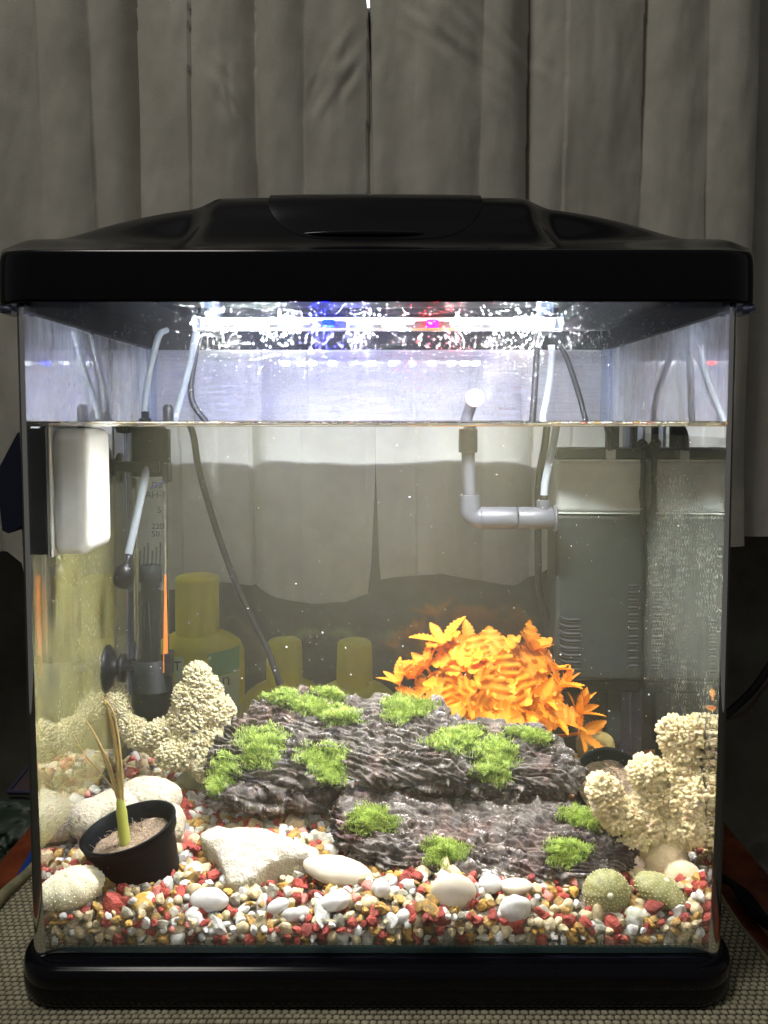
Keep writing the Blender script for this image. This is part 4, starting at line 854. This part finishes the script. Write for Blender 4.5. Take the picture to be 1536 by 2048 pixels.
# ------------------------------------------------------------------ bark shaped ornament
def log(xs_px, top_px, bot_px, Yf, Yb, thick, nx, nv, seed, name, par):
    u = np.linspace(0, 1, nx); px = xs_px[0]+(xs_px[-1]-xs_px[0])*u
    tp = np.interp(px, xs_px, top_px); bt = np.interp(px, xs_px, bot_px); rings = []; T = []
    ph = np.linspace(0, 2*math.pi, 6001); lc = np.sign(np.cos(ph))*np.abs(np.cos(ph))**.72; ls = np.sign(np.sin(ph))*np.abs(np.sin(ph))**.8
    al = np.concatenate([[0], np.cumsum(np.hypot(np.diff(lc)*3.6, np.diff(ls)*1.3))]); tq = np.linspace(0, al[-1], nv, endpoint=False); LC = np.interp(tq, al, lc); LS = np.interp(tq, al, ls)
    yf = np.interp(px, xs_px, Yf); yb = np.interp(px, xs_px, Yb)
    for i in range(nx):
        f_ = W(px[i], bt[i], yf[i]); b_ = W(px[i], tp[i], yb[i]); e = min(u[i], 1-u[i]); en = (1-(1-min(e/.05, 1))**2)**.5
        m = (f_+b_)/2; ax = (b_-f_); ax[0] = 0; hl = np.linalg.norm(ax)/2; axn = ax/(hl*2); nn = np.array([0, -axn[2], axn[1]])
        hl *= (.5+.5*en); th = thick*(.75+.35*math.sin(u[i]*7+seed))*(.15+.85*en)
        cc, s2 = LC, LS
        P = m+hl*.93*cc[:, None]*axn+th*s2[:, None]*nn; P[:, 0] = m[0]+(P[:, 0]-m[0]); rings.append(P)
    P = np.array(rings)
    N_ = np.cross(np.gradient(P, axis=0), np.roll(P, -1, 1)-np.roll(P, 1, 1)); N_ /= np.linalg.norm(N_, axis=2)[..., None]+1e-9
    cen = P.mean(1)[:, None]; sg = np.sign(((P-cen)*N_).sum(2).mean()); N_ *= sg
    X, Y, Z = P[..., 0], P[..., 1], P[..., 2]
    wpx = X+.6*fbm(X*.5, Y*.5, Z*.5, 2, seed+3)
    t = (Z*.9+Y*.55)+.24*wpx+1.0*fbm(X*.22, Y*.45, Z*.45, 3, seed)+.25*fbm(X*.45, Y*1.2, Z*1.2, 3, seed+8)
    seg = np.floor(X*.30+1.5*fbm(X*.35, Y*.8, Z*.8, 3, seed+60)+.35*t); rnd_ = np.mod(np.sin(seg*12.9898+seed)*43758.5453, 1)
    f1 = t*(1.0+.3*rnd_)+rnd_*.9; saw = np.mod(f1, 1); rid = np.where(saw < .9, (saw/.9)**.7, (1-saw)/.10)
    f2 = t*3.1+rnd_*2.7+.9*fbm(X*.4, Y*1.2, Z*1.2, 3, seed+20); sw2 = np.mod(f2, 1); r2 = np.where(sw2 < .75, sw2/.75, (1-sw2)/.25)
    br = ss((fbm(X*.9, Y*1.3, Z*1.3, 3, seed+5)+.25)*2.5)
    fine = fbm(X*.9, Y*4.5, Z*6.5, 4, seed+9)
    big_ = fbm(X*.3, Y*.3, Z*.3, 2, seed+2)
    disp = .70*rid*(.3+.7*br)+.24*r2+.14*fine+.55*big_-.35
    P2 = P+N_*disp[..., None]
    hl_ = np.clip(ss((rid-.72)*4)*.7*br+ss((r2-.75)*4)*.45+fine*1.1-.10, 0, 1)*ss((fbm(X*5, Y*9, Z*9, 2, seed+31)+.10)*4)
    hl_ *= .25+.75*ss((fbm(X*.5, Y*.5, Z*.5, 2, seed+40)+.35)*1.6)
    mb = MB(); mb.grid(P2, cv=True, tint=np.clip(hl_*1.6, 0, 1))
    k = P2.shape[1]; mb.add(P2[0], [tuple(range(k))]); mb.add(P2[-1], [tuple(range(k))[::-1]])
    o = mb.build(name, barkm, par); return o, P2
orn = thing('bark_ornament', 'dark resin bark ledge ornament with white brushed ridges and moss tufts', 'aquarium ornament', (2, 10, 5.5))
o1, G1 = log([418, 470, 510, 560, 640, 700, 760, 810, 880, 920, 1000, 1080, 1130, 1158], [1500, 1420, 1390, 1380, 1376, 1384, 1408, 1396, 1412, 1440, 1452, 1462, 1500, 1535], [1590, 1592, 1596, 1590, 1588, 1580, 1572, 1574, 1580, 1584, 1590, 1588, 1580, 1570],
            [11.5, 11, 10.5, 10, 9.6, 9.4, 9.4, 9.4, 9.4, 9.5, 9.6, 9.8, 10, 10.4], [14.5, 15.5, 16, 16, 16, 16, 16, 16, 16, 15.5, 15.3, 15, 14.2, 13.5], 1.45, 520, 260, 3, 'upper_ledge', orn)
o2, G2 = log([672, 700, 760, 850, 950, 1050, 1150, 1200, 1256], [1612, 1590, 1582, 1584, 1588, 1592, 1612, 1635, 1668], [1668, 1712, 1745, 1762, 1762, 1772, 1778, 1768, 1722],
            [6.5, 5.4, 4.6, 4.1, 3.9, 3.8, 3.8, 4.0, 4.6], [10.5, 11.3, 11.6, 11.6, 11.6, 11.4, 10.5, 9.6, 8.4], 1.15, 420, 220, 14, 'lower_ledge', orn)
o3, G3 = log([418, 470, 540, 600, 660], [1570, 1560, 1560, 1570, 1580], [1606, 1608, 1610, 1612, 1612], [9.8, 9.6, 9.8, 10, 10.5], [13, 13.5, 13.5, 13.5, 13.2], .8, 160, 90, 25, 'left_foot', orn)
def bvh(G):
    nu, nv = G.shape[:2]; idx = np.arange(nu*nv).reshape(nu, nv); a = np.hstack([idx, idx[:, :1]])
    q = np.stack([a[:-1, :-1], a[1:, :-1], a[1:, 1:], a[:-1, 1:]], -1).reshape(-1, 4)
    return BVHTree.FromPolygons(G.reshape(-1, 3).tolist(), q.tolist())
trees = [bvh(G1), bvh(G2), bvh(G3)]
def hit(px, py):
    p = W(px, py, .5); d = W(px, py, 1.5)-p; best = None
    for t in trees:
        h = t.ray_cast(Vector(p), Vector(d).normalized())
        if h[0] is not None and (best is None or h[3] < best[2]): best = (h[0], h[1], h[3])
    return best
def moss(label, ells, n_, ln=.74):
    r_ = np.random.default_rng(len(label)+n_); mb = MB(); V = []; Fs = []; Tn = []; c = 0; k = 0
    tot = sum(e[2]*e[3] for e in ells)
    for (ex, ey, ew_, eh, rot) in ells:
        m = int(.9*n_*ew_*eh/tot); a = math.radians(rot)
        for _ in range(m):
            q = r_.normal(size=2)*.5
            an_ = math.atan2(q[1], q[0])
            if np.linalg.norm(q) > 1.0+.22*math.sin(3*an_+ex)+.14*math.sin(7*an_+ey): continue
            dx, dy = q[0]*ew_, q[1]*eh; px = ex+dx*math.cos(a)-dy*math.sin(a); py = ey+dx*math.sin(a)+dy*math.cos(a)
            h = hit(px, py)
            if h is None: continue
            p = np.array(h[0]); nn = np.array(h[1]); nn = nn if nn[1] < 0 or nn[2] > 0 else -nn
            g = nn*.55+np.array([0, -.15, .75])+r_.normal(size=3)*.20+.45*np.array([vn(p[0]*2.2, p[2]*2.2, p[1]*2.2, 71), vn(p[0]*2.2, p[2]*2.2, p[1]*2.2, 72)*.6, 0]); g /= np.linalg.norm(g); L_ = ln*r_.uniform(.6, 1.25)*(1-.35*np.linalg.norm(q))
            s_ = np.cross(g, r_.normal(size=3)); s_ /= np.linalg.norm(s_); w = .032
            bend = np.array([r_.normal()*.12, -.05, -.12])*L_; tn = r_.uniform(0, .4)
            V += [p-g*.1-s_*w, p-g*.1+s_*w, p+g*L_*.55+s_*w*.8, p+g*L_*.55-s_*w*.8, p+g*L_+bend]; Fs += [(k, k+1, k+2, k+3), (k+3, k+2, k+4)]; Tn += [0, 0, tn+.2, tn+.2, tn+.6]; k += 5
    if not V: return
    mb.add(np.array(V), Fs, 0, False, tint=np.array(Tn)); o = mb.build('moss_tuft', mossm, orn); o['label'] = label; o['kind'] = 'stuff'
moss('long moss strip on the top left crest', [(572, 1398, 52, 20, 14), (622, 1415, 44, 22, 12), (680, 1432, 46, 22, 8)], 6500)
moss('small moss tuft on the highest notch', [(664, 1386, 34, 17, 5)], 2400)
moss('moss mound left of the orange plant', [(812, 1416, 58, 30, -4)], 3600)
moss('square moss mound on the left shoulder', [(525, 1488, 56, 42, 0), (515, 1515, 40, 30, 0)], 4600)
moss('moss mound dripping below the middle left', [(645, 1520, 56, 36, 8), (665, 1550, 32, 30, 0)], 4400)
moss('moss tuft hanging off the left end', [(446, 1540, 34, 34, 0), (430, 1575, 24, 20, 0)], 2800)
moss('wide moss mat in front of the orange plant', [(915, 1480, 64, 26, -8)], 3600)
moss('large moss mound under the orange plant', [(992, 1505, 50, 34, 0), (985, 1545, 42, 28, 0)], 4800)
moss('thin moss strip at the upper right crest', [(1060, 1472, 52, 14, 12)], 1900)
moss('moss mound at the left of the lower ledge', [(742, 1642, 56, 32, 0)], 3200)
moss('moss mound low in the middle of the lower ledge', [(888, 1706, 50, 30, 0)], 2900)
moss('moss tuft at the lower ledge right end', [(1162, 1636, 48, 24, 14)], 2400)
moss('moss mound low on the right of the lower ledge', [(1133, 1706, 48, 30, 0)], 2900)

# ------------------------------------------------------------------ orange plant
leafdata = []
for k in range(4):
    wd = (.43, .34, .20, .15)[k]; P = []; nst = 17; T = []
    cup = (.10, .16, .22, .2)[k]
    for i in range(nst):
        t = i/(nst-1); w = wd*(math.sin(math.pi*min(1, t*.97+.02)**(.8 if k < 2 else .9))**.8)*(1+.17*(1 if i % 2 else -1)) if 0 < i < nst-1 else .015
        z = -.35*cup*2*t*t+.12*t; row = []
        for j, s_ in enumerate((-1, -.5, 0, .5, 1)):
            row.append((s_*w, t, z+abs(s_)**1.3*w*(.35 if k != 1 else .15)+(.055*math.sin(i*1.7)*abs(s_) if k < 2 else 0))); T.append(.55 if j == 2 else .12+.25*(j in (1, 3)))
        P.append(row)
    P = np.array(P); mb = MB(); mb.grid(P*100*S/S/100, tint=np.array(T)); o = mb.build('leaf', orange, loc=(0, 0, 0)); me = o.data; bpy.data.objects.remove(o); leafdata.append(me)
pl = thing('orange_plant', 'bushy orange plastic plant with toothed leaves behind the bark ornament', 'artificial plant', (7, 18, 6.8))
plroot = np.array([7., 18., 6.8]); stems = MB(); nleaf = 0
def leaf(p, d, up, L_, k):
    global nleaf
    d = np.array(d)/np.linalg.norm(d); x = np.cross(d, up); x /= np.linalg.norm(x)+1e-9; z = np.cross(x, d)
    M = Matrix(((x[0], d[0], z[0], 0), (x[1], d[1], z[1], 0), (x[2], d[2], z[2], 0), (0, 0, 0, 1)))
    o = bpy.data.objects.new('leaf', leafdata[k]); col.objects.link(o); o.parent = pl
    M = Matrix.Translation(Vector([float(c) for c in p])*S-pl.location) @ M @ Matrix.Diagonal((L_, L_, L_, 1)); o.matrix_local = M; nleaf += 1
def whorl(p, axis, n_, L_, spread, kinds, ph=None):
    axis = np.array(axis, float); axis /= np.linalg.norm(axis); e1 = np.cross(axis, [0.3, .2, 1]); e1 /= np.linalg.norm(e1); e2 = np.cross(axis, e1); ph = rng.uniform(0, 6) if ph is None else ph
    for i in range(n_):
        a = ph+i*2*math.pi/n_+rng.normal()*.15; s_ = spread*rng.uniform(.85, 1.15); d = axis*math.cos(s_)+(e1*math.cos(a)+e2*math.sin(a))*math.sin(s_)
        leaf(p+d*.08, d, axis, L_*rng.uniform(.8, 1.15), int(rng.choice(kinds)))
def branch(p, r=.13):
    m = (plroot+p)/2+np.array([0, .4, 1.0]); tube(stems, spline([plroot+rng.normal(size=3)*.4*np.array([1, 1, 0]), m, p], 6), r, 6)
for (px, py, Y, L_, ax, n_, sp, kk) in [
    (925, 1335, 18.5, 3.0, (-.4, -.5, .8), 6, 1.15, (0, 1)), (985, 1320, 19, 3.0, (0, -.4, 1), 6, 1.1, (0, 1)), (1030, 1335, 19, 2.8, (.4, -.4, .9), 6, 1.1, (0, 1)),
    (905, 1385, 17, 3.2, (-.4, -.9, .4), 6, 1.25, (0, 1)), (1020, 1375, 16.8, 3.0, (.2, -1, .4), 6, 1.25, (0, 1)), (990, 1425, 15.8, 3.3, (0, -1, .2), 6, 1.3, (0,)), (920, 1432, 16, 3.0, (-.3, -1, .1), 6, 1.3, (0, 1)),
    (1045, 1425, 16.2, 2.9, (.4, -.9, .3), 6, 1.2, (1, 2)), (1065, 1380, 17.5, 2.8, (.6, -.6, .6), 6, 1.1, (1, 2)), (885, 1350, 19, 2.6, (-.7, -.3, .7), 5, 1.0, (1, 2)), (890, 1305, 19.5, 2.6, (-.3, -.3, 1), 5, 1.2, (1, 2)), (955, 1300, 20, 2.6, (0, -.3, 1), 5, 1.0, (1, 2)),
    (1060, 1318, 20, 2.4, (.4, -.2, 1), 5, .9, (1, 2)), (1095, 1345, 19.5, 2.4, (.6, -.2, .9), 5, .9, (2,)), (860, 1350, 18.8, 2.3, (-.5, -.2, 1), 5, .9, (2, 1)), (832, 1362, 18.8, 1.9, (-.3, -.2, 1), 5, .9, (2, 1)), (795, 1362, 18.8, 1.9, (-.4, -.3, 1), 5, 1.0, (2, 3)), (848, 1395, 18, 2.2, (-.4, -.5, .7), 5, 1.1, (1, 2)),
    (1112, 1372, 18, 2.5, (.5, -.4, .9), 5, 1.0, (2, 3)), (1090, 1412, 17, 2.8, (.5, -.6, .7), 6, 1.15, (1, 2)), (1062, 1450, 16, 2.6, (.3, -.8, .5), 6, 1.2, (1, 2)), (1108, 1440, 17, 2.6, (.5, -.4, .7), 5, 1.1, (2, 3)), (1150, 1430, 17.5, 2.3, (.6, -.3, .9), 5, .95, (2, 3)), (1148, 1462, 17, 2.6, (.5, -.5, .3), 5, 1.15, (2, 3)), (1125, 1370, 18.5, 1.6, (.3, -.2, 1), 4, .5, (3,)), (1165, 1420, 17.5, 1.5, (.3, -.1, 1), 4, .5, (3,)),
    (950, 1460, 16.5, 3.0, (0, -1, .1), 6, 1.3, (0, 1)), (945, 1330, 17.8, 2.6, (-.2, -.7, .8), 6, 1.2, (0, 1))]:
    edge = max(0, math.hypot((px-975)/95, (py-1385)/75)-.75); px += rng.normal()*9; py += rng.normal()*7-(6 if py < 1340 else 0)
    p = W(px, py, Y); branch(p); whorl(p, ax, n_-(1 if n_ > 5 else 0), L_*(.84+.12*min(edge, 1)), sp*(1-.12*min(edge, 1)), kk)
stems.build('stem', orangestem, pl)

# ------------------------------------------------------------------ pots
def pot(label, c, eul, r, h, name='plant_pot', with_soil=True, cat='plant pot'):
    o = thing(name, label, cat, c); M = TR(c, eul=eul)
    mb = MB(); lathe(mb, [(0, -h), (r*.70, -h), (r*.74, -h+.1), (r*.93, -.75), (r*.95, -.7), (r*1.0, -.66), (r*1.03, -.05), (r*1.05, .03), (r*1.0, .07), (r*.95, .02), (r*.91, -.7), (r*.90, -.75), (r*.72, -h+.25), (0, -h+.25)], M, 56)
    mb.build('pot', potblack, o)
    if with_soil:
        mb = MB(); rg = np.linspace(0, r*.88, 20); a = np.linspace(0, 2*math.pi, 60, endpoint=False); Rr, Aa = np.meshgrid(rg, a, indexing='ij')
        zz_ = -1.15+.35*fbm(Rr*np.cos(Aa)*.9+5, Rr*np.sin(Aa)*.9, 0, 4, 2)+.3*(1-(Rr/r)**2); P = np.stack([Rr*np.cos(Aa), Rr*np.sin(Aa), zz_], -1)
        Mn = np.array(M); P = (P.reshape(-1, 3)@Mn[:3, :3].T+Mn[:3, 3]).reshape(P.shape); mb.grid(P, cv=True)
        for _ in range(260):                     # fibres of the wool
            t, q = rng.uniform(0, 6.28), r*.85*math.sqrt(rng.uniform()); p = np.array([q*math.cos(t), q*math.sin(t), -.95]); e = rng.normal(size=3)*.28; pts = np.array([p, p+e*.5+[0, 0, .1], p+e]); pts = pts@Mn[:3, :3].T+Mn[:3, 3]; tube(mb, pts, .018, 3, caps=False)
        mb.build('soil', soil, o)
    return o, M
pc = W(256, 1655, 4.9)
po, PM = pot('black plastic pot holding a dead grass shoot, tilted at front left', tuple(pc), (math.radians(9), math.radians(-14), 0), 2.95, 4.6)
pot('black pot of brown wool tipped over behind the right coral', tuple(W(1228, 1572, 12.5)), (math.radians(48), 0, math.radians(10)), 2.75, 3.2)
sh = thing('grass_shoot', 'dried grass shoot with four thin blades growing out of the tilted pot', 'plant', tuple(W(248, 1690, 5)))
base_ = W(252, 1702, 4.8)
mb = MB(); tube(mb, spline([base_, W(246, 1650, 4.9), W(240, 1595, 4.9)], 6), [.36]*6+[.34]*4+[.28]*2+[.2], 10, tint=.9); mb.build('sheath', straw, sh)
for pts, w in (([(243, 1620), (238, 1560), (232, 1500), (222, 1440), (205, 1392)], .17), ([(246, 1620), (243, 1550), (238, 1490), (228, 1430), (212, 1400)], .12), ([(238, 1600), (215, 1530), (195, 1480), (172, 1440)], .13), ([(238, 1605), (222, 1540), (205, 1500), (188, 1470)], .10), ([(236, 1590), (205, 1550), (170, 1510), (148, 1470)], .06), ([(220, 1530), (212, 1505)], .03)):
    P = spline([W(px, py, 4.9-.1*i) for i, (px, py) in enumerate(pts)], 6); mb = MB(); n_ = len(P); tube(mb, P, [w*(1-.8*(i/n_)**2) for i in range(n_)], 6); mb.build('blade', straw, sh)

# ------------------------------------------------------------------ sea urchin shells
def urchin(label, c, r3, eul, m, seed=0):
    o = thing('sea_urchin_shell', label, 'sea urchin shell', tuple(np.array(c)-np.array([0, 0, r3[2]])), 'sea urchin shells on the gravel')
    M = np.array(TR(c, eul=eul)); v, f = ICO[5]; th = np.arctan2(v[:, 1], v[:, 0]); v2_ = v*(1+.018*np.cos(th*10))[:, None]
    P = v2_*r3; P = P@M[:3, :3].T+M[:3, 3]; tt = .5*(np.cos(th*10)*.5+.5)*.35
    mb = MB(); mb.add(P, f, 0, True, tint=tt); mb.build('shell', m, o)
    mb = MB(); vi, fi = ICO[1]
    for lon in range(20):
        for k in range(15):
            la = -1.25+k*2.5/14; th_ = lon*math.pi/10+(.07 if k % 2 else -.07); d = np.array([math.cos(la)*math.cos(th_), math.cos(la)*math.sin(th_), math.sin(la)])
            s_ = .05*(.5+.6*math.cos(la)); P = vi*s_+d*(r3*1.005); P = P@M[:3, :3].T+M[:3, 3]; mb.add(P, fi, 0, True, tint=1)
    o2_ = mb.build('tubercles', m, o); o2_['kind'] = 'stuff'
    mb = MB(); lathe(mb, [(0, .05), (.16, .05), (.2, .0), (.2, -.15)], TR(c, eul=eul) @ Matrix.Translation((0, 0, float(r3[2]))), 14); mb.build('apex', mat('urchin_apex', (.5, .48, .3), .7), o)
    return o
urchin('round green sea urchin shell facing forward near the right front', W(1213, 1784, 2.4), np.array([1.42, 1.35, 1.2]), (math.radians(78), 0, 0), urch)
urchin('flattened pale green sea urchin shell lying closest to the right glass', W(1322, 1781, 2.6), np.array([1.75, 1.3, .80]), (math.radians(12), math.radians(22), 0), urch)
urchin('pale cream sea urchin shell lying against the left glass', W(143, 1777, 2.0), np.array([2.0, 1.45, 1.1]), (math.radians(15), math.radians(-14), .3), urch2)

# ================================================================== SPECKS, FILM AND CONDENSATION
mb = MB(); v, f = ICO[1]
for _ in range(600):
    p = np.array([rng.uniform(-20, 20), rng.uniform(1, 24), rng.uniform(10, 33)]); mb.add(v*rng.choice([.02, .03, .055], p=[.6, .3, .1])*rng.uniform(.6, 1.4, 3)+p, f)
tag(mb.build('floating_specks', mat('specks', (.7, .7, .62), .7)), 'tiny pale specks drifting in the tank water', 'specks', kind='stuff')
# film on the inside of the right and left glass
mb = MB()
for (sx, n_, y0, y1, z0, z1) in ((1, 3000, 2, 19, 13, 31), (-1, 700, 5, 20, 8, 28)):
    for _ in range(n_):
        y = rng.uniform(y0, y1); z = z0+(z1-z0)*rng.beta(2, 1.7); 
        if vn(y*.5, z*.3, 3)+.5*vn(y*1.7, z*1.1, 5) < rng.uniform(-.35, .5): continue
        l = rng.uniform(.08, .40); a = rng.normal()*.5; w = rng.uniform(.012, .04); d = np.array([0, math.sin(a), math.cos(a)])*l/2; s_ = np.array([0, math.cos(a), -math.sin(a)])*w
        x = sx*(20.44-rng.uniform(0, .03)); c = np.array([x, y, z]); mb.add([c-d-s_, c-d*.2-s_*1.4, c+d, c+d*.3+s_], [(0, 1, 2, 3)], 0, False)
for sx, zf in ((-1, 8), (1, 10)): mb.add([(sx*20.47, .9, zf), (sx*20.47, 24, zf), (sx*20.47, 24, 33.2), (sx*20.47, .9, 33.2)], [(0, 1, 2, 3)], 1 if sx > 0 else 2, False)
tag(mb.build('algae_film', [mat('algae', (.38, .40, .34), .7, trans=.4), clear('film_right', (1, 1, 1), 1.0, fog=.20, fogc=(.30, .33, .28), fscale=45, stretch=.5), clear('film_left', (1, 1, 1), 1.0, fog=.34, fogc=(.50, .47, .20), fscale=35, stretch=.6)]), 'thin pale algae flecks on the inner side glass', 'algae', kind='stuff')
mb = MB(); vh_, fh_ = ICO[2]; 
fr_ = [q for q in fh_]
def drop(c, nrm, r, st):
    # a flattened bead sitting on the glass
    vh_, fh_ = ICO[1 if r < .05 else 2]; n_ = np.array(nrm, float); u = np.array([0, 0, 1.]); w = np.cross(u, n_); L_ = vh_[:, 0:1]*w*r+vh_[:, 1:2]*u*r*st+vh_[:, 2:3]*n_*r*.45; mb.add(L_+np.array(c)+n_*r*.3, fh_)
dens = lambda x: .35+.65*math.exp(-((x-1)/9)**2)
cnt = 0
while cnt < 5200:
    x = rng.uniform(-19.2, 19.2); z = rng.uniform(34.3, 40.9)
    if rng.uniform() > dens(x)*(.35+.65*ss(vn(x*.9, z*.25, 1)*1.6+.6)): continue
    r = float(rng.choice([.022, .036, .055, .085], p=[.42, .36, .18, .04])); drop((x, .125, z), (0, 1, 0), r, rng.uniform(1, 1.9) if rng.uniform() < .93 else rng.uniform(3, 8)); cnt += 1
for sx in (-1, 1):
    for _ in range(1300):
        y = rng.uniform(2, 23); z = rng.uniform(34.6, 40.8)
        if vn(y*.4, z*.5, sx+3) < -.25: continue
        drop((sx*20.62, y, z), (-sx, 0, 0), float(rng.choice([.04, .07, .11], p=[.5, .35, .15])), rng.uniform(1, 2))
for _ in range(1100):
    x = rng.uniform(-18.5, 18.5); z = rng.uniform(34.6, 40.5)
    if rng.uniform() > dens(x): continue
    drop((x, 24.57, z), (0, -1, 0), float(rng.choice([.04, .07, .1], p=[.5, .35, .15])), rng.uniform(1, 2.2))
tag(mb.build('condensation', dropm), 'small water droplets beaded on the inner glass above the waterline', 'droplets', kind='stuff')
